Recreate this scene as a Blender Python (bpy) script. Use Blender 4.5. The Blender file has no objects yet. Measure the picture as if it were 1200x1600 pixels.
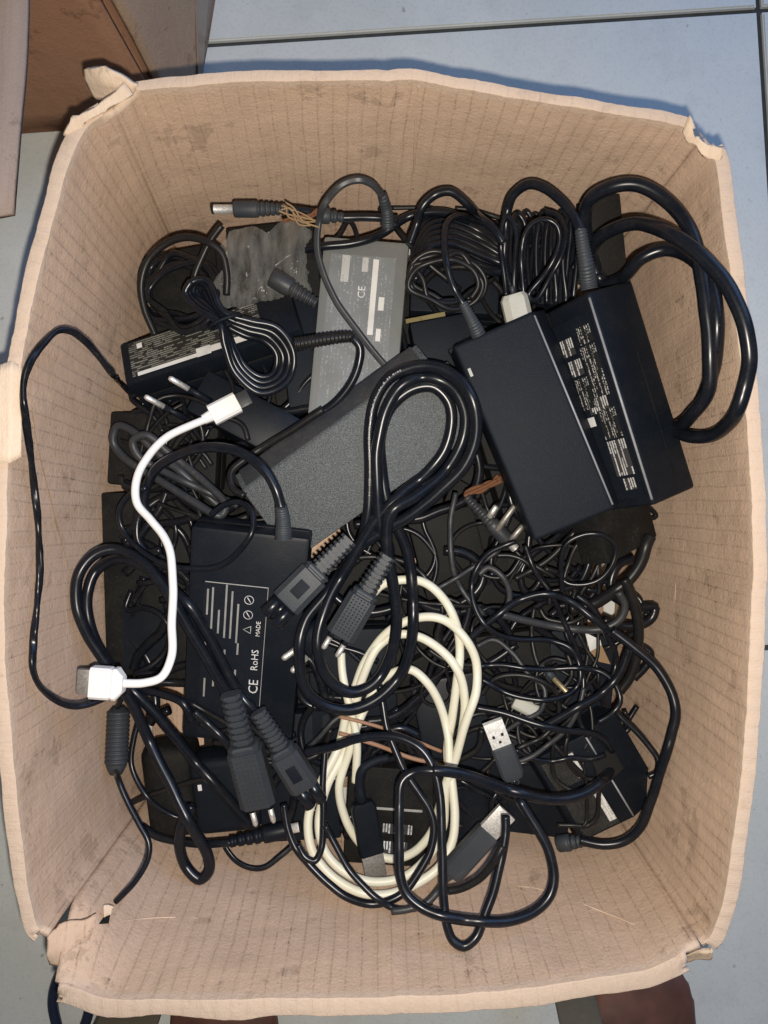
import bpy, bmesh, math, random
import numpy as np
from mathutils import Vector, Matrix, noise

random.seed(7); np.random.seed(7)
SC = bpy.context.scene
C = SC.collection

# ------------------------------------------------------------------ camera, light, exposure
ZC = 0.70                 # height of the phone in the scene, looking straight down
ZF = 0.085                # height of the floor
F = 1155.0                # focal length in photo pixels (1200 x 1600)
cam_d = bpy.data.cameras.new('camera'); cam = bpy.data.objects.new('camera', cam_d); C.objects.link(cam)
cam_d.sensor_fit = 'VERTICAL'; cam_d.sensor_height = 36.0; cam_d.sensor_width = 27.0
cam_d.lens = 36.0 * F / 1600.0; cam_d.clip_start = 0.01; cam_d.clip_end = 60
cam.location = (0, 0, ZC); cam.rotation_euler = (0, 0, 0)
SC.camera = cam

world = bpy.data.worlds.new('World'); SC.world = world; world.use_nodes = True
bgn = world.node_tree.nodes['Background']
bgn.inputs[0].default_value = (0.80, 0.90, 1.0, 1); bgn.inputs[1].default_value = 0.085

# flash of the phone, a hand's breadth of a thumb below and right of the lens
fl = bpy.data.lights.new('phone_flash', 'SPOT'); fl.spot_size = math.radians(150); fl.spot_blend = 1.0; fl.shadow_soft_size = 0.0035
fl.energy = 13.6; fl.color = (1.0, 0.915, 0.80)
flo = bpy.data.objects.new('phone_flash', fl); C.objects.link(flo)
flo.location = (0.006, -0.018, ZC + 0.002)
# daylight of a doorway to the upper right of the picture
dl = bpy.data.lights.new('doorway_daylight', 'AREA'); dl.shape = 'RECTANGLE'; dl.size = 1.2; dl.size_y = 2.0
dl.energy = 20; dl.color = (0.27, 0.50, 1.0)
dlo = bpy.data.objects.new('doorway_daylight', dl); C.objects.link(dlo)
dlo.location = (1.25, 1.35, 1.45)
dlo.rotation_euler = (Vector((0, 0, 0.2)) - dlo.location).to_track_quat('-Z', 'Y').to_euler()

vs = SC.view_settings
vs.view_transform = 'Standard'; vs.look = 'None'; vs.exposure = 0.0; vs.gamma = 1.0; vs.use_curve_mapping = False
SC.cycles.use_denoising = True
SC.cycles.max_bounces = 6

# ------------------------------------------------------------------ helpers
def U(px, py, z):
    d = ZC - z
    return Vector(((px - 600) * d / F, (800 - py) * d / F, z))
def M_PX(px, z=0.19):     # photo pixels to metres at height z
    return px * (ZC - z) / F

def tag(o, label=None, cat=None, group=None, kind=None):
    if label: o['label'] = label
    if cat: o['category'] = cat
    if group: o['group'] = group
    if kind: o['kind'] = kind
    return o
def empty(name, loc, label, cat, group=None):
    o = bpy.data.objects.new(name, None); C.objects.link(o); o.location = loc
    o.empty_display_size = 0.02
    tag(o, label, cat, group)
    return o
def link(name, me, mat, parent=None, smooth=True):
    o = bpy.data.objects.new(name, me); C.objects.link(o)
    if mat is not None:
        me.materials.clear(); me.materials.append(mat)
    if smooth:
        me.polygons.foreach_set('use_smooth', [True] * len(me.polygons))
    if parent is not None:
        o.parent = parent
        r = parent; t = Matrix.Identity(4)
        chain = []
        while r is not None:
            chain.append(r); r = r.parent
        for r in reversed(chain):
            t = t @ r.matrix_parent_inverse @ r.matrix_basis
        o.matrix_parent_inverse = t.inverted()
    return o
def from_bm(bm):
    bmesh.ops.recalc_face_normals(bm, faces=bm.faces[:])
    me = bpy.data.meshes.new('m'); bm.to_mesh(me); bm.free(); return me
def sharp_by_angle(me, deg=35):
    bm = bmesh.new(); bm.from_mesh(me)
    for e in bm.edges:
        if len(e.link_faces) == 2 and e.calc_face_angle(0) > math.radians(deg): e.smooth = False
    bm.to_mesh(me); bm.free()

# ------------------------------------------------------------------ materials
def nodes_of(name):
    m = bpy.data.materials.new(name); m.use_nodes = True
    nt = m.node_tree; b = nt.nodes['Principled BSDF']
    return m, nt, b
def N(nt, t, **kw):
    n = nt.nodes.new(t)
    for k, v in kw.items():
        if k.startswith('i_'):
            n.inputs[k[2:].replace('_', ' ')].default_value = v
        else: setattr(n, k, v)
    return n
def ramp(nt, src, stops):
    r = nt.nodes.new('ShaderNodeValToRGB'); e = r.color_ramp.elements
    while len(e) < len(stops): e.new(0.5)
    for x, (p, c) in zip(e, stops):
        x.position = p; x.color = c if len(c) == 4 else (*c, 1)
    nt.links.new(src, r.inputs[0]); return r
def mixc(nt, fac, a, b):
    m = nt.nodes.new('ShaderNodeMix'); m.data_type = 'RGBA'
    for i, v in ((0, fac), (6, a), (7, b)):
        if isinstance(v, (tuple, float, int)):
            m.inputs[i].default_value = v if not isinstance(v, tuple) else (*v, 1)
        else: nt.links.new(v, m.inputs[i])
    return m.outputs[2]
def math_n(nt, op, a, b=None, c=None):
    m = nt.nodes.new('ShaderNodeMath'); m.operation = op
    for i, v in enumerate((a, b, c)):
        if v is None: continue
        if isinstance(v, (float, int)): m.inputs[i].default_value = v
        else: nt.links.new(v, m.inputs[i])
    return m.outputs[0]

def plastic(name, col, rough=0.45, dust=0.25, dust_col=(0.13, 0.115, 0.095), grain=0.0, grain_scale=1800, spec=0.5, dscale=55, speck=0.0):
    m, nt, b = nodes_of(name)
    tc = N(nt, 'ShaderNodeTexCoord'); obj = tc.outputs['Object']
    n1 = N(nt, 'ShaderNodeTexNoise', i_Scale=dscale, i_Detail=8.0, i_Roughness=0.65); nt.links.new(obj, n1.inputs['Vector'])
    n2 = N(nt, 'ShaderNodeTexNoise', i_Scale=dscale * 9, i_Detail=4.0); nt.links.new(obj, n2.inputs['Vector'])
    r = ramp(nt, n1.outputs[0], [(0.42, (0, 0, 0)), (0.72, (1, 1, 1))])
    r2 = ramp(nt, n2.outputs[0], [(0.45, (0.25, 0.25, 0.25)), (0.75, (1, 1, 1))])
    f = math_n(nt, 'MULTIPLY', r.outputs[0], r2.outputs[0]); f = math_n(nt, 'MULTIPLY', f, dust)
    bc = mixc(nt, f, col, dust_col)
    if dust > 0.05 and max(col) < 0.1:      # lint and dust specks
        n3 = N(nt, 'ShaderNodeTexNoise', i_Scale=1250.0, i_Detail=1.0); nt.links.new(obj, n3.inputs['Vector'])
        bc = mixc(nt, math_n(nt, 'MULTIPLY', ramp(nt, n3.outputs[0], [(0.70, (0, 0, 0)), (0.78, (1, 1, 1))]).outputs[0], min(0.45, 0.12 + dust * 0.5)), bc, (0.13, 0.125, 0.115))
    if speck > 0:
        vs2 = N(nt, 'ShaderNodeTexNoise', i_Scale=float(grain_scale), i_Detail=1.5); nt.links.new(obj, vs2.inputs['Vector'])
        bc = mixc(nt, ramp(nt, vs2.outputs[0], [(0.42, (0, 0, 0)), (0.60, (1, 1, 1))]).outputs[0], bc, tuple(c * (1 + speck) for c in col))
    nt.links.new(bc, b.inputs['Base Color'])
    rr = math_n(nt, 'MULTIPLY_ADD', f, 0.9, rough); nt.links.new(math_n(nt, 'MINIMUM', rr, 0.95), b.inputs['Roughness'])
    b.inputs['Specular IOR Level'].default_value = spec
    if grain > 0:
        v = N(nt, 'ShaderNodeTexNoise', i_Scale=float(grain_scale), i_Detail=2.0); nt.links.new(obj, v.inputs['Vector'])
        bp = N(nt, 'ShaderNodeBump', i_Strength=grain, i_Distance=0.0006); nt.links.new(v.outputs[0], bp.inputs['Height'])
        nt.links.new(bp.outputs[0], b.inputs['Normal'])
    return m
MAT = {}
MAT['cord'] = plastic('glossy_black_pvc', (0.0050, 0.0068, 0.0115), 0.27, 0.11, spec=0.34, dscale=90)
MAT['cord_thin'] = plastic('black_pvc', (0.0055, 0.0065, 0.010), 0.25, 0.14, spec=0.30, dscale=90)
MAT['cord_dusty'] = plastic('dusty_black_pvc', (0.009, 0.009, 0.010), 0.36, 0.30, (0.055, 0.050, 0.044), spec=0.28)
MAT['cord_grey'] = plastic('faded_grey_pvc', (0.026, 0.029, 0.034), 0.42, 0.4, spec=0.4)
MAT['case'] = plastic('black_abs', (0.0065, 0.0095, 0.0155), 0.55, 0.07, grain=0.4, spec=0.14)
MAT['case_smooth'] = plastic('smooth_black_abs', (0.0055, 0.008, 0.013), 0.42, 0.08, grain=0.14, spec=0.18)
MAT['case_dusty'] = plastic('dusty_black_abs', (0.008, 0.008, 0.008), 0.6, 0.45, (0.055, 0.050, 0.042), grain=0.3, spec=0.16)
MAT['case_pebble'] = plastic('pebbled_charcoal_abs', (0.036, 0.041, 0.045), 0.5, 0.2, grain=0.8, grain_scale=1350, speck=1.5)
MAT['case_grey'] = plastic('grey_abs', (0.15, 0.158, 0.158), 0.5, 0.45, (0.24, 0.22, 0.18), grain=0.25)
MAT['plug'] = plastic('soft_charcoal_pvc', (0.030, 0.036, 0.045), 0.5, 0.22, grain=0.25, spec=0.4)
MAT['ivory'] = plastic('ivory_pvc', (0.72, 0.70, 0.57), 0.38, 0.18, (0.42, 0.36, 0.24), spec=0.4)
MAT['white'] = plastic('white_tpe', (0.80, 0.80, 0.80), 0.45, 0.10, (0.5, 0.47, 0.42), spec=0.4)
MAT['pale'] = plastic('pale_grey_abs', (0.42, 0.42, 0.38), 0.6, 0.5, (0.3, 0.28, 0.22))
MAT['worn'] = plastic('painted_highlight', (0.27, 0.285, 0.31), 0.38, 0.7, (0.05, 0.05, 0.055), dscale=160)  # pale grey standing in for the flash highlight on adapter ridges
MAT['rubber'] = plastic('brown_rubber', (0.30, 0.165, 0.10), 0.6, 0.3, (0.30, 0.2, 0.13))
MAT['rust'] = plastic('rust_brown_fibre', (0.15, 0.060, 0.028), 0.9, 0.6, (0.20, 0.12, 0.06))
MAT['tan'] = plastic('tan_straw', (0.27, 0.18, 0.095), 0.8, 0.4, (0.18, 0.12, 0.07))
MAT['yellow'] = plastic('yellow_tape', (0.17, 0.135, 0.05), 0.6, 0.9, (0.08, 0.06, 0.03))
MAT['blue_floor_cord'] = plastic('navy_pvc', (0.012, 0.018, 0.045), 0.35, 0.2)
def metal(name, col, rough):
    m, nt, b = nodes_of(name); b.inputs['Base Color'].default_value = (*col, 1)
    b.inputs['Metallic'].default_value = 0.75; b.inputs['Roughness'].default_value = rough
    tc = N(nt, 'ShaderNodeTexCoord'); n = N(nt, 'ShaderNodeTexNoise', i_Scale=700.0, i_Detail=3.0); nt.links.new(tc.outputs['Object'], n.inputs['Vector'])
    r = ramp(nt, n.outputs[0], [(0.3, tuple(c * 0.6 for c in col)), (0.7, col)]); nt.links.new(r.outputs[0], b.inputs['Base Color'])
    return m
MAT['steel'] = metal('nickel_plate', (0.88, 0.87, 0.84), 0.5)
MAT['steel_tarnished'] = metal('tarnished_nickel', (0.42, 0.40, 0.37), 0.5)
MAT['brass'] = metal('brass_plate', (0.68, 0.56, 0.34), 0.42)
def paper(name, col, rough=0.6):
    m, nt, b = nodes_of(name); b.inputs['Roughness'].default_value = rough
    tc = N(nt, 'ShaderNodeTexCoord'); n = N(nt, 'ShaderNodeTexNoise', i_Scale=120.0, i_Detail=6.0); nt.links.new(tc.outputs['Object'], n.inputs['Vector'])
    r = ramp(nt, n.outputs[0], [(0.3, tuple(c * 0.72 for c in col)), (0.65, col)]); nt.links.new(r.outputs[0], b.inputs['Base Color'])
    return m
MAT['steel_bright'] = metal('bright_nickel_plate', (0.95, 0.94, 0.90), 0.55)
MAT['steel_bright'].node_tree.nodes['Principled BSDF'].inputs['Metallic'].default_value = 0.35
MAT['ink_white'] = paper('white_ink', (0.70, 0.70, 0.70))
MAT['ink_grey'] = paper('grey_ink', (0.38, 0.38, 0.36))
MAT['ink_dark'] = paper('dark_ink', (0.05, 0.05, 0.055))
MAT['dark_hole'] = paper('dark_recess', (0.006, 0.006, 0.007), 0.9)  # near-black for seams, and for painted shade of holes and notches

# print: rows of illegible micro lettering on a label (uv.x along the row, in metres; uv.y across)
def micro_print(name, ground, ink, row=0.0018, glyph=900, fill=0.5, rough=0.45, patch=0.0):
    m, nt, b = nodes_of(name); b.inputs['Roughness'].default_value = rough; b.inputs['Specular IOR Level'].default_value = 0.2
    uv = N(nt, 'ShaderNodeUVMap'); sep = N(nt, 'ShaderNodeSeparateXYZ'); nt.links.new(uv.outputs[0], sep.inputs[0])
    rows = math_n(nt, 'DIVIDE', sep.outputs[1], row)
    fr = math_n(nt, 'FRACT', rows); fl_ = math_n(nt, 'FLOOR', rows)
    band = math_n(nt, 'MULTIPLY', math_n(nt, 'GREATER_THAN', fr, 0.25), math_n(nt, 'LESS_THAN', fr, 0.80))
    cv = N(nt, 'ShaderNodeCombineXYZ'); nt.links.new(math_n(nt, 'MULTIPLY', sep.outputs[0], glyph), cv.inputs[0])
    nt.links.new(math_n(nt, 'MULTIPLY', fl_, 7.31), cv.inputs[1]); nt.links.new(math_n(nt, 'MULTIPLY', fr, 2.2), cv.inputs[2])
    n = N(nt, 'ShaderNodeTexNoise', i_Scale=1.0, i_Detail=1.0); nt.links.new(cv.outputs[0], n.inputs['Vector'])
    g = math_n(nt, 'GREATER_THAN', n.outputs[0], 1.0 - fill)
    cw = N(nt, 'ShaderNodeCombineXYZ'); nt.links.new(math_n(nt, 'MULTIPLY', sep.outputs[0], glyph * 0.06), cw.inputs[0])
    nt.links.new(math_n(nt, 'MULTIPLY', fl_, 3.77), cw.inputs[1])
    nw = N(nt, 'ShaderNodeTexNoise', i_Scale=1.0, i_Detail=0.0); nt.links.new(cw.outputs[0], nw.inputs['Vector'])
    w = math_n(nt, 'GREATER_THAN', nw.outputs[0], 0.44)
    f = math_n(nt, 'MULTIPLY', math_n(nt, 'MULTIPLY', band, g), w)
    wear = N(nt, 'ShaderNodeTexNoise', i_Scale=60.0, i_Detail=5.0); tc = N(nt, 'ShaderNodeTexCoord'); nt.links.new(tc.outputs['Object'], wear.inputs['Vector'])
    wr = ramp(nt, wear.outputs[0], [(0.3, (0.45,) * 3), (0.6, (1,) * 3)])
    f = math_n(nt, 'MULTIPLY', f, wr.outputs[0])
    dirt = mixc(nt, math_n(nt, 'MULTIPLY', wr.outputs[0], 0.9), tuple(c * 0.7 for c in ground), ground)
    nt.links.new(mixc(nt, f, dirt, ink), b.inputs['Base Color'])
    return m
MAT['print_black'] = micro_print('white_print_on_black', (0.018, 0.019, 0.021), (0.50, 0.50, 0.48))
MAT['print_black2'] = micro_print('fine_print_on_black', (0.010, 0.010, 0.011), (0.17, 0.17, 0.155), row=0.0013, glyph=1400, fill=0.46, rough=0.8)
MAT['print_grey'] = micro_print('print_on_grey', (0.20, 0.213, 0.222), (0.31, 0.32, 0.32), row=0.0026, glyph=700, fill=0.42)
MAT['print_yellow'] = micro_print('print_on_yellowed', (0.026, 0.026, 0.024), (0.22, 0.22, 0.19), row=0.0017, glyph=2600, fill=0.58)
MAT['badge'] = micro_print('worn_white_badge', (0.50, 0.50, 0.49), (0.20, 0.20, 0.20), row=0.0030, glyph=1100, fill=0.42)
MAT['ink_line'] = paper('fine_print', (0.27, 0.27, 0.26))
MAT['barcode'] = micro_print('barcode_white', (0.68, 0.68, 0.66), (0.08, 0.08, 0.08), row=0.02, glyph=1500, fill=0.5)
MAT['print_white_block'] = micro_print('dense_white_print', (0.05, 0.05, 0.052), (0.66, 0.66, 0.66), row=0.0020, glyph=800, fill=0.64)

# corrugated board: uv in metres, u along the wall, v up the wall
def cardboard(name, light=(0.530, 0.388, 0.290), dark=(0.445, 0.320, 0.235), lines=1.0, pitch=0.0088):
    m, nt, b = nodes_of(name); b.inputs['Roughness'].default_value = 0.9; b.inputs['Specular IOR Level'].default_value = 0.10
    tc = N(nt, 'ShaderNodeTexCoord'); obj = tc.outputs['Object']
    uv = N(nt, 'ShaderNodeUVMap'); sep = N(nt, 'ShaderNodeSeparateXYZ'); nt.links.new(uv.outputs[0], sep.inputs[0])
    def uvn(sx, sy, detail=3.0, rough=0.5, off=0.0):
        mp = N(nt, 'ShaderNodeMapping'); mp.inputs['Scale'].default_value = (sx, sy, 1); mp.inputs['Location'].default_value = (off, off * .7, off * 1.3)
        nt.links.new(uv.outputs[0], mp.inputs[0])
        n = N(nt, 'ShaderNodeTexNoise', i_Scale=1.0, i_Detail=detail, i_Roughness=rough); nt.links.new(mp.outputs[0], n.inputs['Vector']); return n.outputs[0]
    def band(src, a, b_, k):
        return math_n(nt, 'MULTIPLY', ramp(nt, src, [(a, (0, 0, 0)), (b_, (1, 1, 1))]).outputs[0], k)
    big = N(nt, 'ShaderNodeTexNoise', i_Scale=13.0, i_Detail=7.0, i_Roughness=0.65); nt.links.new(obj, big.inputs['Vector'])
    col = ramp(nt, big.outputs[0], [(0.32, dark), (0.66, light)]).outputs[0]
    # worn streaks along the flutes, paper fibre and tooth
    streak = uvn(330, 9, 4.0, 0.6); fib = uvn(1500, 350, 4.0); mottle = uvn(420, 380, 5.0, 0.7, 3.1)
    col = mixc(nt, band(streak, 0.50, 0.78, 0.34), col, tuple(min(1, c * 1.22) for c in light))
    col = mixc(nt, band(streak, 0.50, 0.24, 0.30), col, tuple(c * 0.72 for c in dark))
    col = mixc(nt, band(fib, 0.35, 0.7, 0.28), col, tuple(min(1, c * 1.2) for c in light))
    col = mixc(nt, band(mottle, 0.48, 0.74, 0.30), col, tuple(c * 0.75 for c in dark))
    # flute glue lines: thin broken dark dashes up the wall, uneven in strength
    wob = N(nt, 'ShaderNodeTexNoise', i_Scale=30.0, i_Detail=3.0); nt.links.new(obj, wob.inputs['Vector'])
    uu = math_n(nt, 'MULTIPLY_ADD', wob.outputs[0], 0.0030, sep.outputs[0])
    cell = math_n(nt, 'DIVIDE', uu, pitch); fr = math_n(nt, 'FRACT', cell); idx = math_n(nt, 'FLOOR', cell)
    cj = N(nt, 'ShaderNodeCombineXYZ'); nt.links.new(math_n(nt, 'MULTIPLY', idx, 3.37), cj.inputs[0])
    jn = N(nt, 'ShaderNodeTexNoise', i_Scale=1.0, i_Detail=0.0); nt.links.new(cj.outputs[0], jn.inputs['Vector'])
    d = math_n(nt, 'ABSOLUTE', math_n(nt, 'SUBTRACT', fr, math_n(nt, 'MULTIPLY_ADD', jn.outputs[0], 0.24, 0.38)))
    ln = N(nt, 'ShaderNodeMapRange'); ln.inputs[1].default_value = 0.022; ln.inputs[2].default_value = 0.085; ln.inputs[3].default_value = 1.0; ln.inputs[4].default_value = 0.0
    nt.links.new(d, ln.inputs[0])
    cv = N(nt, 'ShaderNodeCombineXYZ'); nt.links.new(math_n(nt, 'MULTIPLY', idx, 5.17), cv.inputs[0]); nt.links.new(math_n(nt, 'MULTIPLY', sep.outputs[1], 330.0), cv.inputs[1])
    dn = N(nt, 'ShaderNodeTexNoise', i_Scale=1.0, i_Detail=4.0); nt.links.new(cv.outputs[0], dn.inputs['Vector'])
    dash = ramp(nt, dn.outputs[0], [(0.34, (0.08,) * 3), (0.56, (1,) * 3)]).outputs[0]
    st = N(nt, 'ShaderNodeTexNoise', i_Scale=15.0, i_Detail=4.0); nt.links.new(obj, st.inputs['Vector'])
    stf = ramp(nt, st.outputs[0], [(0.30, (0.30,) * 3), (0.56, (1,) * 3)]).outputs[0]
    lf = math_n(nt, 'MULTIPLY', math_n(nt, 'MULTIPLY', ln.outputs[0], dash), math_n(nt, 'MULTIPLY', stf, 0.82 * lines))
    col = mixc(nt, lf, col, (0.13, 0.085, 0.055))
    # stains, rubbed patches and fine scratches
    sn = N(nt, 'ShaderNodeTexNoise', i_Scale=30.0, i_Detail=8.0, i_Roughness=0.72); nt.links.new(obj, sn.inputs['Vector'])
    col = mixc(nt, band(sn.outputs[0], 0.64, 0.82, 0.26), col, tuple(c * 0.55 for c in dark))
    col = mixc(nt, band(sn.outputs[0], 0.40, 0.24, 0.45), col, tuple(min(1, c * 1.38) for c in light))
    for k_, (sx, sy, o_) in enumerate(((26, 420, 1.0),)):
        s_ = uvn(sx, sy, 2.0, 0.5, o_)
        col = mixc(nt, band(s_, 0.72, 0.76, 0.30), col, tuple(min(1, c * 1.35) for c in light) if k_ == 0 else tuple(c * .6 for c in dark))
    # crushed paper along the fold at the rim
    if lines == 1.0:
        fn = N(nt, 'ShaderNodeMapRange'); fn.inputs[1].default_value = 0.2945; fn.inputs[2].default_value = 0.2985; nt.links.new(math_n(nt, 'MULTIPLY_ADD', mottle, 0.010, math_n(nt, 'SUBTRACT', sep.outputs[1], 0.005)), fn.inputs[0])
        fx = N(nt, 'ShaderNodeMapRange'); fx.inputs[1].default_value = 0.318; fx.inputs[2].default_value = 0.326; fx.inputs[3].default_value = 1.0; fx.inputs[4].default_value = 0.0; nt.links.new(sep.outputs[1], fx.inputs[0])
        fm = math_n(nt, 'MULTIPLY', math_n(nt, 'MULTIPLY', fn.outputs[0], fx.outputs[0]), math_n(nt, 'MULTIPLY_ADD', sn.outputs[0], 0.9, 0.25))
        col = mixc(nt, fm, col, (0.60, 0.475, 0.375))
    nt.links.new(col, b.inputs['Base Color'])
    # relief: flutes telegraphing through the liner, dents, paper tooth
    wave = math_n(nt, 'SINE', math_n(nt, 'MULTIPLY', uu, 2 * math.pi / pitch))
    h = math_n(nt, 'MULTIPLY_ADD', wave, 0.10 * lines, math_n(nt, 'MULTIPLY', fib, 0.30))
    h = math_n(nt, 'MULTIPLY_ADD', big.outputs[0], 2.2, h); h = math_n(nt, 'MULTIPLY_ADD', sn.outputs[0], 0.9, h); h = math_n(nt, 'MULTIPLY_ADD', mottle, 0.35, h)
    bp = N(nt, 'ShaderNodeBump', i_Strength=0.6, i_Distance=0.0018); nt.links.new(h, bp.inputs['Height']); nt.links.new(bp.outputs[0], b.inputs['Normal'])
    return m
MAT['card'] = cardboard('corrugated_kraft')
MAT['card_torn'] = cardboard('torn_kraft_fibre', (0.60, 0.48, 0.37), (0.46, 0.345, 0.25), lines=0.0)
MAT['card_brown'] = cardboard('brown_kraft', (0.36, 0.20, 0.125), (0.27, 0.145, 0.088), lines=0.3)
MAT['card_grey'] = cardboard('greyed_kraft', (0.36, 0.255, 0.18), (0.29, 0.20, 0.14), lines=0.2)
MAT['card_pale'] = cardboard('pale_kraft', (0.31, 0.245, 0.21), (0.25, 0.195, 0.165), lines=0.2)

def film():
    m, nt, b = nodes_of('clear_film')
    b.inputs['Base Color'].default_value = (0.46, 0.46, 0.44, 1); b.inputs['Roughness'].default_value = 0.14; b.inputs['Specular IOR Level'].default_value = 0.9
    tc = N(nt, 'ShaderNodeTexCoord'); mp = N(nt, 'ShaderNodeMapping'); mp.inputs['Scale'].default_value = (170, 45, 60); mp.inputs['Rotation'].default_value = (0, 0, 0.5); nt.links.new(tc.outputs['Object'], mp.inputs[0])
    n = N(nt, 'ShaderNodeTexNoise', i_Scale=1.0, i_Detail=5.0); nt.links.new(mp.outputs[0], n.inputs['Vector'])
    bp = N(nt, 'ShaderNodeBump', i_Strength=0.9, i_Distance=0.003); nt.links.new(n.outputs[0], bp.inputs['Height']); nt.links.new(bp.outputs[0], b.inputs['Normal'])
    lw = N(nt, 'ShaderNodeLayerWeight', i_Blend=0.35); nt.links.new(bp.outputs[0], lw.inputs['Normal'])
    f = math_n(nt, 'MULTIPLY_ADD', lw.outputs['Facing'], 0.45, math_n(nt, 'MULTIPLY', ramp(nt, n.outputs[0], [(0.35, (0.05,) * 3), (0.7, (0.32,) * 3)]).outputs[0], 0.8))
    tr = N(nt, 'ShaderNodeBsdfTransparent'); mx = N(nt, 'ShaderNodeMixShader'); out = nt.nodes['Material Output']
    nt.links.new(f, mx.inputs[0]); nt.links.new(tr.outputs[0], mx.inputs[1]); nt.links.new(b.outputs[0], mx.inputs[2]); nt.links.new(mx.outputs[0], out.inputs['Surface'])
    return m
MAT['film'] = film()
def skin():
    m, nt, b = nodes_of('brown_skin'); b.inputs['Roughness'].default_value = 0.5
    tc = N(nt, 'ShaderNodeTexCoord'); n = N(nt, 'ShaderNodeTexNoise', i_Scale=45.0, i_Detail=5.0); nt.links.new(tc.outputs['Object'], n.inputs['Vector'])
    r = ramp(nt, n.outputs[0], [(0.3, (0.075, 0.032, 0.022)), (0.7, (0.15, 0.062, 0.042))]); nt.links.new(r.outputs[0], b.inputs['Base Color'])
    b.inputs['Subsurface Weight'].default_value = 0.1; b.inputs['Subsurface Radius'].default_value = (0.01, 0.004, 0.002)
    return m
MAT['skin'] = skin()
MAT['cloth'] = plastic('olive_cloth', (0.10, 0.085, 0.06), 0.9, 0.4, (0.16, 0.14, 0.10), grain=0.6, grain_scale=600)
def tile_mat():
    m, nt, b = nodes_of('glazed_tile'); b.inputs['Roughness'].default_value = 0.38
    tc = N(nt, 'ShaderNodeTexCoord'); obj = tc.outputs['Object']
    n = N(nt, 'ShaderNodeTexNoise', i_Scale=7.0, i_Detail=8.0, i_Roughness=0.62); nt.links.new(obj, n.inputs['Vector'])
    col = ramp(nt, n.outputs[0], [(0.3, (0.59, 0.61, 0.59)), (0.7, (0.70, 0.715, 0.69))]).outputs[0]
    s = N(nt, 'ShaderNodeTexNoise', i_Scale=95.0, i_Detail=3.0, i_Roughness=0.5); nt.links.new(obj, s.inputs['Vector'])
    col = mixc(nt, math_n(nt, 'MULTIPLY', ramp(nt, s.outputs[0], [(0.72, (0, 0, 0)), (0.77, (1, 1, 1))]).outputs[0], 0.6), col, (0.22, 0.20, 0.18))
    sm = N(nt, 'ShaderNodeTexNoise', i_Scale=18.0, i_Detail=9.0, i_Roughness=0.75); nt.links.new(obj, sm.inputs['Vector'])
    col = mixc(nt, math_n(nt, 'MULTIPLY', ramp(nt, sm.outputs[0], [(0.52, (0, 0, 0)), (0.75, (1, 1, 1))]).outputs[0], 0.30), col, (0.34, 0.33, 0.31))
    s2 = N(nt, 'ShaderNodeTexNoise', i_Scale=420.0, i_Detail=3.0); nt.links.new(obj, s2.inputs['Vector'])
    col = mixc(nt, math_n(nt, 'MULTIPLY', ramp(nt, s2.outputs[0], [(0.5, (0, 0, 0)), (0.75, (1, 1, 1))]).outputs[0], 0.25), col, (0.36, 0.36, 0.34))
    nt.links.new(col, b.inputs['Base Color'])
    rr = ramp(nt, n.outputs[0], [(0.3, (0.32,) * 3), (0.7, (0.55,) * 3)]); nt.links.new(rr.outputs[0], b.inputs['Roughness'])
    return m
MAT['tile'] = tile_mat()
MAT['grout'] = paper('dirty_grout', (0.055, 0.06, 0.062), 0.9)

# ------------------------------------------------------------------ floor of large tiles
A_T = math.radians(3.6)
def floor():
    g = 0.0048
    bm = bmesh.new(); bmesh.ops.create_grid(bm, x_segments=1, y_segments=1, size=3.0)
    f = link('floor', from_bm(bm), MAT['grout'], None, False); f.location.z = ZF - 0.004
    f['kind'] = 'structure'
    TS = 0.531
    bm = bmesh.new(); bmesh.ops.create_cube(bm, size=1.0)
    for v in bm.verts: v.co = Vector((v.co.x * (TS - g), v.co.y * (TS - g), v.co.z * 0.006))
    bmesh.ops.bevel(bm, geom=[e for e in bm.edges if abs(e.verts[0].co.z - e.verts[1].co.z) < 1e-6 and e.verts[0].co.z > 0], offset=0.0012, segments=2, affect='EDGES')
    me = from_bm(bm)
    me.materials.append(MAT['tile'])
    c0 = U(1187, 14, ZF)
    for i in (-3, -2, -1, 0):
        for j in (-3, -2, -1, 0):
            o = bpy.data.objects.new('tile', me); C.objects.link(o); o.parent = f
            p = Vector(((i + 0.5) * TS, (j + 0.5) * TS, 0)); p.rotate(Matrix.Rotation(A_T, 3, 'Z'))
            o.location = (c0.x + p.x, c0.y + p.y, 0.001); o.rotation_euler.z = A_T
floor()

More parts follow.
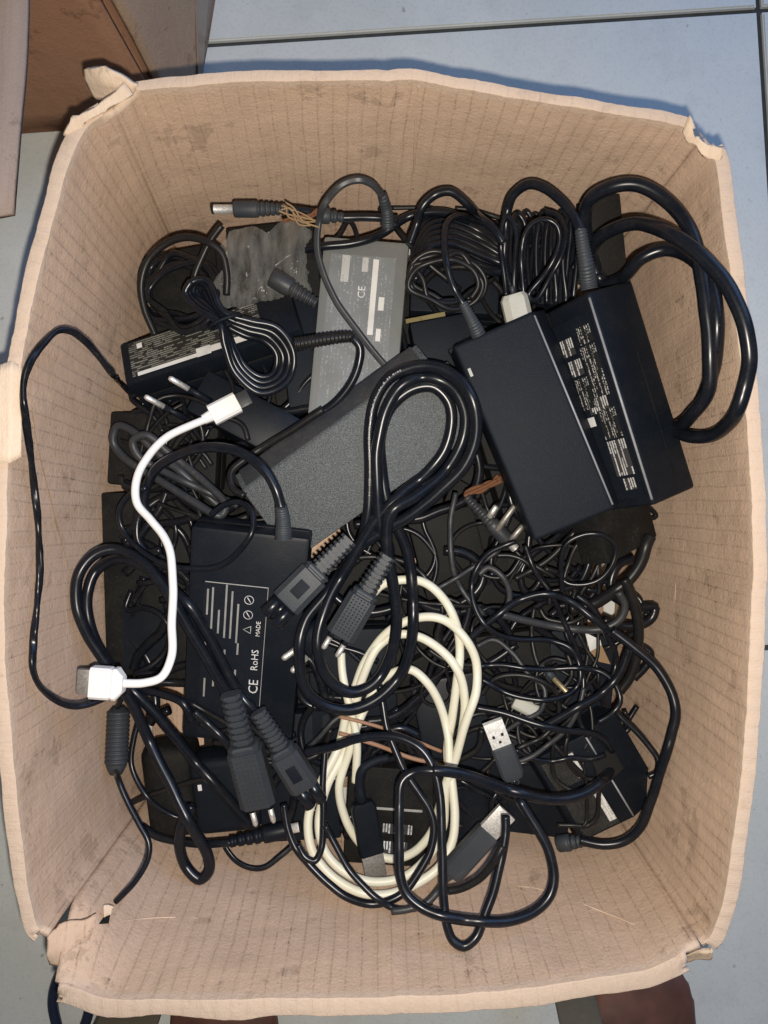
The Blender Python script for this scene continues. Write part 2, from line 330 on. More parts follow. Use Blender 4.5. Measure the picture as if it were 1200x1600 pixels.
# ------------------------------------------------------------------ mesh tools
def catmull(pts, step):
    P = [np.array(p, float) for p in pts]
    if len(P) == 2:
        n = max(2, int(np.linalg.norm(P[1][:2] - P[0][:2]) / step)); return [P[0] + (P[1] - P[0]) * i / n for i in range(n + 1)]
    P = [2 * P[0] - P[1]] + P + [2 * P[-1] - P[-2]]
    out = []
    for i in range(1, len(P) - 2):
        p0, p1, p2, p3 = P[i - 1:i + 3]
        def tj(ti, a, b): return ti + max(1e-6, np.linalg.norm(b[:2] - a[:2]) if len(a) > 2 else np.linalg.norm(b - a)) ** 0.5
        t0 = 0; t1 = tj(t0, p0, p1); t2 = tj(t1, p1, p2); t3 = tj(t2, p2, p3)
        n = max(1, int(round(np.linalg.norm(p2[:2] - p1[:2]) / step)))
        for k in range(n):
            t = t1 + (t2 - t1) * k / n
            a1 = (t1 - t) / (t1 - t0) * p0 + (t - t0) / (t1 - t0) * p1
            a2 = (t2 - t) / (t2 - t1) * p1 + (t - t1) / (t2 - t1) * p2
            a3 = (t3 - t) / (t3 - t2) * p2 + (t - t2) / (t3 - t2) * p3
            b1 = (t2 - t) / (t2 - t0) * a1 + (t - t0) / (t2 - t0) * a2
            b2 = (t3 - t) / (t3 - t1) * a2 + (t - t1) / (t3 - t1) * a3
            out.append((t2 - t) / (t2 - t1) * b1 + (t - t1) / (t2 - t1) * b2)
    out.append(P[-2]); return out

def tube_mesh(pts, r, sides=8, lobes=False, twist=0.0):
    """closed tube along world points; r number or list; lobes: figure-of-eight twin lead"""
    P = [Vector(p) for p in pts]; n = len(P)
    R = r if isinstance(r, (list, tuple)) else [r] * n
    T = [(P[min(i + 1, n - 1)] - P[max(i - 1, 0)]).normalized() for i in range(n)]
    up = Vector((0, 0, 1))
    if abs(T[0].dot(up)) > 0.95: up = Vector((0, 1, 0))
    nrm = (up - T[0] * up.dot(T[0])).normalized()
    verts = []; faces = []; s = 0.0
    if lobes: sides = 12
    for i in range(n):
        if i:
            s += (P[i] - P[i - 1]).length
            nrm = (nrm - T[i] * nrm.dot(T[i]))
            nrm = nrm.normalized() if nrm.length > 1e-6 else T[i].orthogonal().normalized()
        bi = T[i].cross(nrm)
        for k in range(sides):
            a = 2 * math.pi * k / sides
            if lobes:
                c, d = math.cos(a), math.sin(a)
                rr = R[i] * (0.52 + 0.48 * abs(c) ** 1.2); w = twist * s
                x, y = rr * c * 1.0, rr * d * 1.15
                c2, s2 = math.cos(w), math.sin(w)
                verts.append(P[i] + bi * (x * c2 - y * s2) + nrm * (x * s2 + y * c2))
            else:
                verts.append(P[i] + nrm * (R[i] * math.cos(a)) + bi * (R[i] * math.sin(a)))
    for i in range(n - 1):
        for k in range(sides):
            a = i * sides + k; b = i * sides + (k + 1) % sides
            faces.append((a, b, b + sides, a + sides))
    faces.append(tuple(range(sides - 1, -1, -1))); faces.append(tuple((n - 1) * sides + k for k in range(sides)))
    me = bpy.data.meshes.new('m'); me.from_pydata([tuple(v) for v in verts], [], faces); me.update()
    return me

def prism_mesh(org, u, v, w, L, prof, bevel=0.0015, seg=2, taper=0.0):
    """extrude profile (points in v,w) by L along u, all edges bevelled"""
    bm = bmesh.new()
    cx = sum(p[0] for p in prof) / len(prof); cy = sum(p[1] for p in prof) / len(prof)
    a = [bm.verts.new(org + v * p[0] + w * p[1]) for p in prof]
    b = [bm.verts.new(org + u * L + v * (cx + (p[0] - cx) * (1 - taper)) + w * (cy + (p[1] - cy) * (1 - taper))) for p in prof]
    n = len(prof)
    for i in range(n): bm.faces.new((a[i], a[(i + 1) % n], b[(i + 1) % n], b[i]))
    bm.faces.new(a[::-1]); bm.faces.new(b)
    bmesh.ops.recalc_face_normals(bm, faces=bm.faces[:])
    if bevel > 0:
        bmesh.ops.bevel(bm, geom=bm.edges[:], offset=bevel, segments=seg, profile=0.6, affect='EDGES', clamp_overlap=True)
    me = from_bm(bm); sharp_by_angle(me, 40); return me
def rect(w0, w1, h0, h1): return [(w0, h0), (w1, h0), (w1, h1), (w0, h1)]
def rrect(w, h, c):      # chamfered rectangle centred on 0
    w /= 2; h /= 2
    return [(-w + c, -h), (w - c, -h), (w, -h + c), (w, h - c), (w - c, h), (-w + c, h), (-w, h - c), (-w, -h + c)]
def quad_mesh(a, b, c, d, su, sv):
    me = bpy.data.meshes.new('m'); me.from_pydata([tuple(x) for x in (a, b, c, d)], [], [(0, 1, 2, 3)])
    uvl = me.uv_layers.new(name='UVMap')
    for i, q in enumerate(((0, 0), (su, 0), (su, sv), (0, sv))): uvl.data[i].uv = q
    return me

_font_cache = {}
def text_mesh(s, size, org, ex, ey):
    """flat lettering, left-bottom at org, running along ex"""
    cu = bpy.data.curves.new('t', 'FONT'); cu.body = s; cu.size = 1.0; cu.resolution_u = 2
    o = bpy.data.objects.new('t', cu); C.objects.link(o)
    dg = bpy.context.evaluated_depsgraph_get()
    me = bpy.data.meshes.new_from_object(o.evaluated_get(dg))
    bpy.data.objects.remove(o); bpy.data.curves.remove(cu)
    if me.users: me = me.copy()
    for v in me.vertices: v.co = org + ex * (v.co.x * size) + ey * (v.co.y * size)
    return me

# ------------------------------------------------------------------ the neighbouring cartons (upper left)
def panel(name, parent, mat, pts, th, nu=10, nv=10, wob=0.002, seed=0):
    """thick board spanned by 4 world corners (a,b,c,d), gently warped"""
    a, b, c, d = [Vector(p) for p in pts]
    nrm = (b - a).cross(d - a).normalized()
    vs_, fs, uvs = [], [], []
    lu = (b - a).length; lv = (d - a).length
    for j in range(nv + 1):
        for i in range(nu + 1):
            x, y = i / nu, j / nv
            p = a * (1 - x) * (1 - y) + b * x * (1 - y) + c * x * y + d * (1 - x) * y
            p = p + nrm * (noise.noise(p * 14 + Vector((seed, 0, 0))) * wob)
            vs_.append(tuple(p)); uvs.append((x * lu, y * lv))
    for j in range(nv):
        for i in range(nu):
            k = j * (nu + 1) + i; fs.append((k, k + 1, k + nu + 2, k + nu + 1))
    me = bpy.data.meshes.new('m'); me.from_pydata(vs_, [], fs)
    ul = me.uv_layers.new(name='UVMap')
    for l in me.loops: ul.data[l.index].uv = uvs[l.vertex_index]
    o = link(name, me, mat, parent)
    md = o.modifiers.new('board', 'SOLIDIFY'); md.thickness = th; md.offset = 0
    return o
def cartons():
    r = empty('cardboard_box', (-0.30, 0.50, ZF), 'brown closed carton in the shade behind the open box', 'box', 'cardboard boxes')
    e0 = U(262, 190, ZF); e1 = Vector((e0.x, e0.y, 0.36))          # near vertical corner edge
    l0 = U(12, 205, ZF); l1 = Vector((l0.x, l0.y, 0.36))
    panel('front_panel', r, MAT['card_brown'], (l0, e0, e1, l1), 0.005, seed=1)
    q0 = e0 + Vector((-0.03, 0.30, 0)); q1 = q0 + Vector((0, 0, 0.275))
    k0 = l0 + (q0 - e0); k1 = k0 + Vector((0, 0, 0.275))
    o2 = Vector((-.003, 0.004, 0)); uz = Vector((0, 0, .004))
    panel('side_panel', r, MAT['card_brown'], (e0 + o2, q0, q1, e1 + o2), 0.005, seed=2)
    panel('rear_panel', r, MAT['card_brown'], (q0, k0, k1, q1), 0.005, seed=3)
    panel('outer_panel', r, MAT['card_brown'], (k0, l0, l1, k1), 0.005, seed=4)
    panel('top_panel', r, MAT['card_brown'], (l1 + uz, e1 + uz, q1 + uz, k1 + uz), 0.005, seed=5)
    # greyish sheet of board leaning on the carton's corner, with a strip of shiny tape
    s = empty('cardboard_sheet', U(300, 80, ZF), 'greyish brown board sheet with a shiny tape strip leaning on the carton', 'cardboard')
    a, b, c, d = Vector((e0.x + .006, e0.y + .004, .095)), U(315, 112, ZF + .004), U(341, -60, ZF + .012), Vector((e0.x + .006, e0.y + .004, .30))
    panel('board', s, MAT['card_grey'], (a, b, c, d), 0.004, seed=6)
    nrm = (b - a).cross(d - a).normalized() * 0.0030
    if nrm.z < 0: nrm = -nrm
    def on(x, y): return a * (1 - x) * (1 - y) + b * x * (1 - y) + c * x * y + d * (1 - x) * y + nrm
    tm, nt, bb = nodes_of('packing_tape'); bb.inputs['Base Color'].default_value = (0.26, 0.20, 0.15, 1); bb.inputs['Roughness'].default_value = 0.3
    tc = N(nt, 'ShaderNodeTexCoord'); nn = N(nt, 'ShaderNodeTexNoise', i_Scale=70.0, i_Detail=4.0); nt.links.new(tc.outputs['Object'], nn.inputs['Vector'])
    bp = N(nt, 'ShaderNodeBump', i_Strength=0.5, i_Distance=0.003); nt.links.new(nn.outputs[0], bp.inputs['Height']); nt.links.new(bp.outputs[0], bb.inputs['Normal'])
    panel('tape', s, tm, (on(.76, .0), on(.93, .0), on(.93, 1), on(.76, 1)), 0.0004, 6, 24, wob=0.0012, seed=9)
    # third carton left of the frame with one flap leaning into view
    t = empty('cardboard_box', (-0.55, 0.42, ZF), 'pale carton at the left edge with one flap sticking out', 'box', 'cardboard boxes')
    X0, X1, Y0, Y1, H = -0.85, -0.37, 0.10, 0.80, 0.27
    for nm, q in (('front_panel', ((X0, Y0, ZF), (X1, Y0, ZF), (X1, Y0, H), (X0, Y0, H))), ('side_panel', ((X1, Y0 + .004, ZF), (X1, l0.y - .01, ZF), (X1, l0.y - .01, H), (X1, Y0 + .004, H))),
                  ('rear_panel', ((X1, Y1, ZF), (X0, Y1, ZF), (X0, Y1, H), (X1, Y1, H))), ('outer_panel', ((X0, Y1 - .004, ZF), (X0, Y0 + .004, ZF), (X0, Y0 + .004, H), (X0, Y1 - .004, H)))):
        panel(nm, t, MAT['card_pale'], q, 0.005, seed=len(nm))
    panel('bottom_panel', t, MAT['card_pale'], ((X0, Y0 + .004, ZF + .006), (X1, Y0 + .004, ZF + .006), (X1, Y1, ZF + .006), (X0, Y1, ZF + .006)), 0.004, seed=3)
    panel('flap', t, MAT['card_pale'], (Vector((X1, .14, H + .004)), U(20, 334, 0.278), U(49, -80, 0.278), Vector((X1, .43, H + .004))), 0.005, 14, 14, wob=0.006, seed=12)
cartons()

# ------------------------------------------------------------------ the open box
HB = 0.30
BASE = {'TL': Vector((-.180, .210, 0)), 'TR': Vector((.180, .200, 0)), 'BR': Vector((.180, -.226, 0)), 'BL': Vector((-.192, -.226, 0))}
WALLS = {
 'rear':  dict(a='TL', b='TR', R=.0030, fold=(.055, .965), rim=[(168, 158), (205, 128), (410, 114), (645, 112), (800, 138), (1084, 184), (1110, 205)], out=(0, 1)),
 'right': dict(a='TR', b='BR', R=.0040, fold=(.018, .992), rim=[(1110, 205), (1134, 240), (1150, 350), (1166, 500), (1182, 650), (1195, 800), (1196, 920), (1188, 1050), (1172, 1230), (1156, 1350), (1136, 1480), (1120, 1496)], out=(1, 0)),
 'front': dict(a='BR', b='BL', R=.0050, fold=(.030, .985), rim=[(1098, 1522), (1064, 1530), (950, 1546), (800, 1566), (640, 1580), (500, 1584), (300, 1585), (150, 1582), (84, 1576)], out=(0, -1)),
 'left':  dict(a='BL', b='TL', R=.0040, fold=(.012, .985), rim=[(58, 1482), (40, 1470), (14, 1300), (-2, 1150), (-10, 1000), (-10, 850), (-6, 700), (4, 620), (28, 480), (60, 350), (92, 240), (120, 188), (168, 158)], out=(-1, 0)),
}
def poly_at(pts, cum, t):
    s = t * cum[-1]
    i = min(len(pts) - 2, max(0, int(np.searchsorted(cum, s) - 1)))
    k = (s - cum[i]) / max(1e-9, cum[i + 1] - cum[i])
    return pts[i].lerp(pts[i + 1], k)
for k_, W in WALLS.items():
    if k_ == 'rear':
        dense = [U(p[0], p[1], HB - 0.003) for i_ in range(len(W['rim']) - 1) for p in catmull(W['rim'][i_:i_ + 2], 12)[:-1]] + [U(*W['rim'][-1], HB - 0.003)]
    else: dense = [U(p[0], p[1], HB - 0.003) for p in catmull(W['rim'], 12)]
    cum = np.concatenate([[0], np.cumsum([(dense[i + 1] - dense[i]).length for i in range(len(dense) - 1)])])
    W['pts'], W['cum'], W['len'] = dense, cum, float(cum[-1])
def smooth01(x): x = max(0.0, min(1.0, x)); return x * x * (3 - 2 * x)
def wall_raw(W, t, s):
    tan = (poly_at(W['pts'], W['cum'], min(1, t + .02)) - poly_at(W['pts'], W['cum'], max(0, t - .02))).normalized()
    out = Vector((tan.y, -tan.x, 0)); o = Vector((*W['out'], 0))
    if out.dot(o) < 0: out = -out
    rim = poly_at(W['pts'], W['cum'], t) - out * (1.7 * W['R'] + .00025 * noise.noise(Vector((t * W['len'] * 95, W['R'] * 9e3, 1))) + .0003 * noise.noise(Vector((t * W['len'] * 330, W['R'] * 9e3, 5))))
    base = BASE[W['a']].lerp(BASE[W['b']], t)
    p = base.lerp(rim, s)
    p = p + out * (0.010 * math.sin(math.pi * s) * math.sin(math.pi * min(1, max(0, t))))
    p.z = s * (HB - 2 * W['R'] * 0 - 0.004)
    return p, out
CORN = {}
def corner_line(c, s):    # shared vertical edge between two side panels
    q = {'TL': U(176, 168, HB), 'TR': U(1098, 214, HB), 'BR': U(1098, 1478, HB), 'BL': U(72, 1462, HB)}[c]
    p = BASE[c].lerp(q, s); p.z = 0; return p
DENTS = {'rear': [(.22, .9, .06, .5, .0018), (.50, .7, .020, .6, -.0022), (.80, .85, .05, .2, .0015)], 'right': [(.2, .85, .05, .3, .0016), (.55, .8, .03, .5, .0018), (.86, .7, .06, .4, -.0022)],
         'front': [(.22, .75, .07, .22, .0026), (.48, .9, .03, .4, -.0020), (.75, .8, .08, .12, .0020)], 'left': [(.18, .8, .06, .35, .0020), (.5, .85, .03, .4, -.0016), (.7, .8, .05, .3, .0016)]}
def CREASE(key, t, s):
    q = 0.0
    for (tc, sc2, wt, ws, am) in DENTS[key]:
        a = abs(t - tc + .12 * (s - sc2)) / wt; b = abs(s - sc2) / ws
        if a < 1 and b < 1: q += am * (1 - a) * (1 - b * b) * (1 - .6 * smooth01((s - .9) / .1))
    return q
def wall_pt(key, t, s):
    W = WALLS[key]; p, out = wall_raw(W, t, s)
    open_s = {'front': .87, 'rear': 1.2, 'right': 1.2, 'left': 1.2}[key]
    for c, tt, w in ((W['a'], 0.0, 1 - t / .10), (W['b'], 1.0, 1 - (1 - t) / .10)):
        if w > 0:
            e, _ = wall_raw(W, tt, s); d = corner_line(c, s) - e; d.z = 0
            k = smooth01(w) * (1 - smooth01((s - (.96 if (key == 'front' and tt == 0.0) else open_s)) / .18))
            p = p + d * k
    # dents and waviness of worn board
    n = noise.noise(Vector((p.x * 9, p.y * 9, s * 2.2 + ord(key[0])))) * 0.0022 * smooth01(s * 2) * smooth01(t / .08) * smooth01((1 - t) / .08)
    n += noise.noise(Vector((p.x * 70, p.y * 70, s * 9 + ord(key[0])))) * 0.0005
    # buckled creases pressed into the board
    n += CREASE(key, t, s)
    return p + out * n, out

def build_box():
    root = empty('cardboard_box', (0, 0, ZF), 'worn tan corrugated box with its flaps folded out, full of cables', 'box', 'cardboard boxes')
    samples = []
    for key, W in WALLS.items():
        nt_ = max(60, int(W['len'] / 0.003)); ns = 44; nf = 8; nl = 6
        R = W['R']; verts = []; uvs = []
        for i in range(nt_ + 1):
            t = i / nt_
            col = []
            for j in range(ns + 1):
                s = ZF / HB + (1 - ZF / HB) * (j / ns) ** 0.85
                p, out = wall_pt(key, t, s); col.append((p, s * HB))
            top = col[-1][0].copy(); Rn = R * (1 + 0.25 * noise.noise(Vector((t * 9, ord(key[1]), 3))))
            for j in range(1, nf + 1):
                a = math.pi * j / nf
                ca, sa = math.cos(a), math.sin(a)
                p = top + out * (Rn * (1 - math.copysign(abs(ca) ** .28, ca))) + Vector((0, 0, Rn * 0.5 * max(0, sa) ** .28))
                col.append((p, HB + Rn * a))
            e = col[-1][0]
            for j in range(1, nl + 1):
                q = j / nl; Lf = 0.11
                p = e + out * (0.010 * q) + Vector((0, 0, -Lf * q * min(1, 1))); col.append((p, HB + math.pi * Rn + Lf * q))
            for p, v in col: verts.append(tuple(p)); uvs.append((t * W['len'], v))
            for j in range(0, ns + 1 + nf): samples.append((col[j][0], key, t, j))
        nc = ns + 1 + nf + nl; faces = []
        f0, f1 = W['fold']
        for i in range(nt_):
            tc = (i + .5) / nt_
            for j in range(nc - 1):
                jag = 0.012 * noise.noise(Vector((j * 1.7, ord(key[0]) * 3.1, 0.4)))
                if j >= ns and not (f0 + jag < tc < f1 - jag): continue
                a = i * nc + j
                faces.append((a, a + nc, a + nc + 1, a + 1))
        me = bpy.data.meshes.new('m'); me.from_pydata(verts, [], faces)
        ul = me.uv_layers.new(name='UVMap')
        for l in me.loops: ul.data[l.index].uv = uvs[l.vertex_index]
        # face normals towards the inside
        c = Vector((0, 0, .15)); p0 = me.polygons[nc * 3 + 4]
        me.update()
        p0 = me.polygons[len(me.polygons) // 2 - (len(me.polygons) // 2) % 7]
        mid, out = wall_pt(key, .5, .5)
        bm = bmesh.new(); bm.from_mesh(me); bm.faces.ensure_lookup_table()
        best = min(bm.faces, key=lambda f: (f.calc_center_median() - mid).length)
        if best.normal.dot(out) > 0: bmesh.ops.reverse_faces(bm, faces=bm.faces[:])
        bmesh.ops.delete(bm, geom=[v for v in bm.verts if not v.link_faces], context='VERTS')
        bm.to_mesh(me); bm.free()
        sharp_by_angle(me, 28)
        o = link(key + '_wall', me, MAT['card'], root)
        md = o.modifiers.new('board', 'SOLIDIFY'); md.thickness = 0.0034; md.offset = -1
    b = [BASE[k] for k in ('TL', 'TR', 'BR', 'BL')]
    up = Vector((0, 0, ZF + .006))
    panel('bottom_panel', root, MAT['card'], [b[3] + up, b[2] + up, b[1] + up, b[0] + up], 0.004)
    return root, samples
BOX, WS = build_box()
WPX = np.array([[600 + s[0].x * F / (ZC - s[0].z), 800 - s[0].y * F / (ZC - s[0].z)] for s in WS])
WZ = np.array([s[0].z for s in WS]); WP = np.array([tuple(s[0]) for s in WS])

# ------------------------------------------------------------------ the height of what lies in the box, seen from above
GS = 2
GH, GW = 1600 // GS, 1200 // GS
yy, xx = np.mgrid[0:GH, 0:GW] * GS + GS / 2
Hf = np.full((GH, GW), 0.0)
in_pile = (np.abs((xx - 610) / 470) ** 3 + np.abs((yy - 830) / 545) ** 3) < 1.0
dome = 0.150 + 0.030 * np.clip(1 - ((xx - 620) / 480) ** 2 - ((yy - 800) / 560) ** 2, 0, 1)
Hf[in_pile] = dome[in_pile]
for (x, y), z in zip(WPX, WZ):
    i, j = int(y / GS), int(x / GS)
    if z > 0.13 and z < HB - .0045 or z > HB - .0045:
        y0, y1, x0, x1 = max(0, i - 2), min(GH, i + 3), max(0, j - 4), min(GW, j + 5)
        if y0 < y1 and x0 < x1: Hf[y0:y1, x0:x1] = np.maximum(Hf[y0:y1, x0:x1], z)
HF0 = Hf.copy()
def Hget(x, y, rad=0):
    i, j = int(y / GS), int(x / GS)
    if not (0 <= i < GH and 0 <= j < GW): return 0.0
    k = int(rad / GS)
    return float(Hf[max(0, i - k):i + k + 1, max(0, j - k):j + k + 1].max())
def H0get(x, y):
    i, j = int(y / GS), int(x / GS)
    if not (0 <= i < GH and 0 <= j < GW): return 0.0
    return float(HF0[max(0, i - 2):i + 3, max(0, j - 2):j + 3].max())
def Hstamp(x, y, rad, z):
    k = max(1, int(rad / GS)); i, j = int(y / GS), int(x / GS)
    y0, y1, x0, x1 = max(0, i - k), min(GH, i + k + 1), max(0, j - k), min(GW, j + k + 1)
    if y0 < y1 and x0 < x1: Hf[y0:y1, x0:x1] = np.maximum(Hf[y0:y1, x0:x1], z)
def proj(p): d = ZC - p.z; return 600 + p.x * F / d, 800 - p.y * F / d
def Hmesh(me):            # enter an object's upper faces in the height map
    for poly in me.polygons:
        vs_ = [me.vertices[i].co for i in poly.vertices]
        q = [proj(v) for v in vs_]
        for k in range(1, len(q) - 1):
            (x0, y0), (x1, y1), (x2, y2) = q[0], q[k], q[k + 1]
            xa, xb = max(0, int(min(x0, x1, x2) / GS)), min(GW - 1, int(max(x0, x1, x2) / GS) + 1)
            ya, yb = max(0, int(min(y0, y1, y2) / GS)), min(GH - 1, int(max(y0, y1, y2) / GS) + 1)
            if xa >= xb or ya >= yb: continue
            X = xx[ya:yb, xa:xb]; Y = yy[ya:yb, xa:xb]
            den = (y1 - y2) * (x0 - x2) + (x2 - x1) * (y0 - y2)
            if abs(den) < 1e-6: continue
            a = ((y1 - y2) * (X - x2) + (x2 - x1) * (Y - y2)) / den
            b = ((y2 - y0) * (X - x2) + (x0 - x2) * (Y - y2)) / den
            c = 1 - a - b
            m = (a >= -.01) & (b >= -.01) & (c >= -.01)
            z = a * vs_[0].z + b * vs_[k].z + c * vs_[k + 1].z
            sub = Hf[ya:yb, xa:xb]; sub[m] = np.maximum(sub[m], z[m])

ZCAP = 0.262
def lay(path, dpx, lift=0.0, k=0.22, cap=ZCAP, stamp=True, step=4.0, press=0.75, soft=12, jit=1.2):
    """lay a cable of dpx photo pixels over what is already there; points (x, y) drop, points (x, y, z) are held at z"""
    pts = [(p[0], p[1], (p[2] if len(p) > 2 else -1.0)) for p in path]
    S = catmull([(p[0], p[1]) for p in pts], step)
    if jit > 0:
        js = random.Random(int(path[0][0] * 7 + path[0][1])).uniform(0, 99)
        S = [np.array((q[0] + jit * noise.noise(Vector((i_ * step * .022, js, 0))), q[1] + jit * noise.noise(Vector((i_ * step * .022, js, 8))))) for i_, q in enumerate(S)]
    # held heights, interpolated between held points
    kn = []; 
    cumk = [0.0]
    for i in range(1, len(pts)): cumk.append(cumk[-1] + math.hypot(pts[i][0] - pts[i - 1][0], pts[i][1] - pts[i - 1][1]))
    cs = [0.0]
    for i in range(1, len(S)): cs.append(cs[-1] + math.hypot(S[i][0] - S[i - 1][0], S[i][1] - S[i - 1][1]))
    sc_ = cumk[-1] / max(1e-6, cs[-1])
    r = M_PX(dpx) / 2
    n = len(S); zr = np.zeros(n); held = np.full(n, np.nan)
    j = 0
    for i in range(n):
        s = cs[i] * sc_
        while j < len(pts) - 2 and cumk[j + 1] < s: j += 1
        za, zb = pts[j][2], pts[j + 1][2]
        f = (s - cumk[j]) / max(1e-6, cumk[j + 1] - cumk[j]); f = min(1, max(0, f))
        if za >= 0 and zb >= 0: held[i] = za + (zb - za) * (f * f * (3 - 2 * f))
        elif za >= 0 and f < .08: held[i] = za
        elif zb >= 0 and f > .92: held[i] = zb
    lag = int(2.2 * dpx / step) + 3
    own = {}
    for i in range(n):
        x, y = S[i]
        if i - lag >= 0:
            xo, yo = S[i - lag]; kk = int(dpx * .5 / 4)
            for a in range(-kk, kk + 1):
                for b in range(-kk, kk + 1):
                    key = (int(xo / 4) + a, int(yo / 4) + b); own[key] = max(own.get(key, 0), zr[i - lag] + r)
        base = max(Hget(x, y, dpx * .3) , own.get((int(x / 4), int(y / 4)), 0) - r * (1 - press))
        zr[i] = base + r * press + lift
        wall = H0get(x, y) + r * 1.15
        if not np.isnan(held[i]): zr[i] = max(held[i], wall)
        zr[i] = max(min(zr[i], cap), wall)
    ds = step * (ZC - .19) / F
    z = zr.copy()
    for i in range(1, n): z[i] = max(z[i], z[i - 1] - k * ds) if np.isnan(held[i]) else z[i]
    for i in range(n - 2, -1, -1): z[i] = max(z[i], z[i + 1] - k * ds) if np.isnan(held[i]) else z[i]
    w = max(2, int(soft / step)); ker = np.hanning(2 * w + 3); ker /= ker.sum()
    zp = np.pad(z, w + 1, mode='edge'); z = np.convolve(zp, ker, mode='valid')
    out = [U(S[i][0], S[i][1], float(z[i])) for i in range(n)]
    if stamp:
        for i in range(n): Hstamp(S[i][0], S[i][1], dpx * .42, float(z[i]) + r * .8)
    return out, r

# ------------------------------------------------------------------ builders for what is in the box
class Frame:
    def __init__(s, A, B, D):
        a, b, d = U(*A), U(*B), U(*D)
        s.o = a; s.u = (d - a); s.L = s.u.length; s.u.normalize()
        v = b - a; v -= s.u * v.dot(s.u); s.W = v.length; s.v = v.normalized()
        s.w = s.u.cross(s.v)
        if s.w.z < 0: s.w = -s.w
    def p(s, x, y, z=0.0): return s.o + s.u * x + s.v * y + s.w * z
def solid(name, fr, prof, L0, L1, mat, parent, bevel=.0015, seg=2, taper=0., enter=True):
    me = prism_mesh(fr.o + fr.u * L0, fr.u, fr.v, fr.w, L1 - L0, prof, bevel, seg, taper)
    o = link(name, me, mat, parent)
    if enter: Hmesh(me)
    return o
def sticker(name, fr, x0, x1, y0, y1, mat, parent, h=.0004, along='u', face='top', th=0.0):
    """flat label on the top face (x along u, y along v, metres) or on the v=0 side (y = depth down)"""
    if face == 'top': f = lambda x, y: fr.p(x, y, h)
    elif face == 'side': f = lambda x, y: fr.p(x, -h, -y)
    else: f = lambda x, y: face(x, y)
    if along == 'u': me = quad_mesh(f(x0, y0), f(x1, y0), f(x1, y1), f(x0, y1), x1 - x0, y1 - y0)
    else: me = quad_mesh(f(x0, y0), f(x0, y1), f(x1, y1), f(x1, y0), y1 - y0, x1 - x0)
    return link(name, me, mat, parent, False)
def adapter(name, label, A, B, D, th, mat, cat='power adapter', group='power adapters', bevel=.002, seam=True, prof=None, seg=2):
    fr = Frame(A, B, D)
    mid = fr.p(fr.L / 2, fr.W / 2, -th)
    root = empty(name, mid, label, cat, group)
    if prof is None:
        if seam:
            solid('upper_shell', fr, rect(0, fr.W, -th * .52, 0), 0, fr.L, mat, root, bevel, seg)
            solid('seam', fr, rect(.0008, fr.W - .0008, -th * .56, -th * .5), .0008, fr.L - .0008, MAT['dark_hole'], root, 0, enter=False)
            solid('lower_shell', fr, rect(0, fr.W, -th, -th * .55), 0, fr.L, mat, root, bevel, seg)
        else: solid('case', fr, rect(0, fr.W, -th, 0), 0, fr.L, mat, root, bevel, seg)
    else:
        solid('case', fr, prof, 0, fr.L, mat, root, bevel, seg)
    return root, fr

def ring_tube(pts, radii, sides=12): return tube_mesh(pts, list(radii), sides)
def relief(parent, path, d0, d1, mat, rings=9, name='strain_relief', zs=None, press=1.0):
    """ridged strain relief along a laid path"""
    pts, _ = lay(path, d0, press=press)
    P = []; R = []
    rings = int(rings * 1.6); n = rings * 4
    for i in range(n + 1):
        f = i / n; q = f * (len(pts) - 1); k = min(len(pts) - 2, int(q)); p = pts[k].lerp(pts[k + 1], q - k)
        r = M_PX(d0 + (d1 - d0) * f) / 2
        P.append(p); R.append(r * (1.0 if i % 4 in (0, 1) else .88))
    return link(name, ring_tube(P, R, 12), mat, parent)

CABLES = []
def cable(name, label, path, dpx, mat='cord_thin', cat='cable', group='loose cables', parent=None, part='cable', lobes=False, twist=0.0, sides=8, **kw):
    pts, r = lay(path, dpx, **kw)
    me = tube_mesh(pts, r, sides if dpx < 16 else 12, lobes, twist)
    if parent is not None: return link(part, me, MAT[mat], parent), pts
    o = link(name, me, MAT[mat], None); tag(o, label, cat, group)
    return o, pts
def bundle(name, label, cat, group, at):
    return empty(name, U(at[0], at[1], 0.15), label, cat, group)

def loft(org, u, v, w, secs, cham=.25):
    """secs: (distance, width, height) -> closed ringed solid"""
    verts = []; faces = []
    for (d, a, b) in secs:
        for (x, y) in rrect(a, b, min(a, b) * cham): verts.append(tuple(org + u * d + v * x + w * y))
    n = len(secs)
    for i in range(n - 1):
        for k in range(8):
            faces.append((i * 8 + k, i * 8 + (k + 1) % 8, (i + 1) * 8 + (k + 1) % 8, (i + 1) * 8 + k))
    faces.append(tuple(range(7, -1, -1))); faces.append(tuple((n - 1) * 8 + k for k in range(8)))
    me = bpy.data.meshes.new('m'); me.from_pydata(verts, [], faces); me.update()
    bm = bmesh.new(); bm.from_mesh(me); bmesh.ops.recalc_face_normals(bm, faces=bm.faces[:]); bm.to_mesh(me); bm.free()
    sharp_by_angle(me, 30)
    return me
class CFrame:       # connector frame: from p0 (cable side) to p1 (mating side)
    def __init__(s, p0, p1, roll=0.0):
        a, b = U(*p0), U(*p1); s.o = a; s.u = b - a; s.L = s.u.length; s.u.normalize()
        s.v = s.u.cross(Vector((0, 0, 1))).normalized(); s.w = s.v.cross(s.u)
        if s.w.z < 0: s.w = -s.w
        if roll:
            c, q = math.cos(roll), math.sin(roll); s.v, s.w = s.v * c + s.w * q, s.w * c - s.v * q
    def p(s, x, y, z=0): return s.o + s.u * x + s.v * y + s.w * z
def put(name, me, mat, parent):
    o = link(name, me, MAT[mat], parent); Hmesh(me); return o
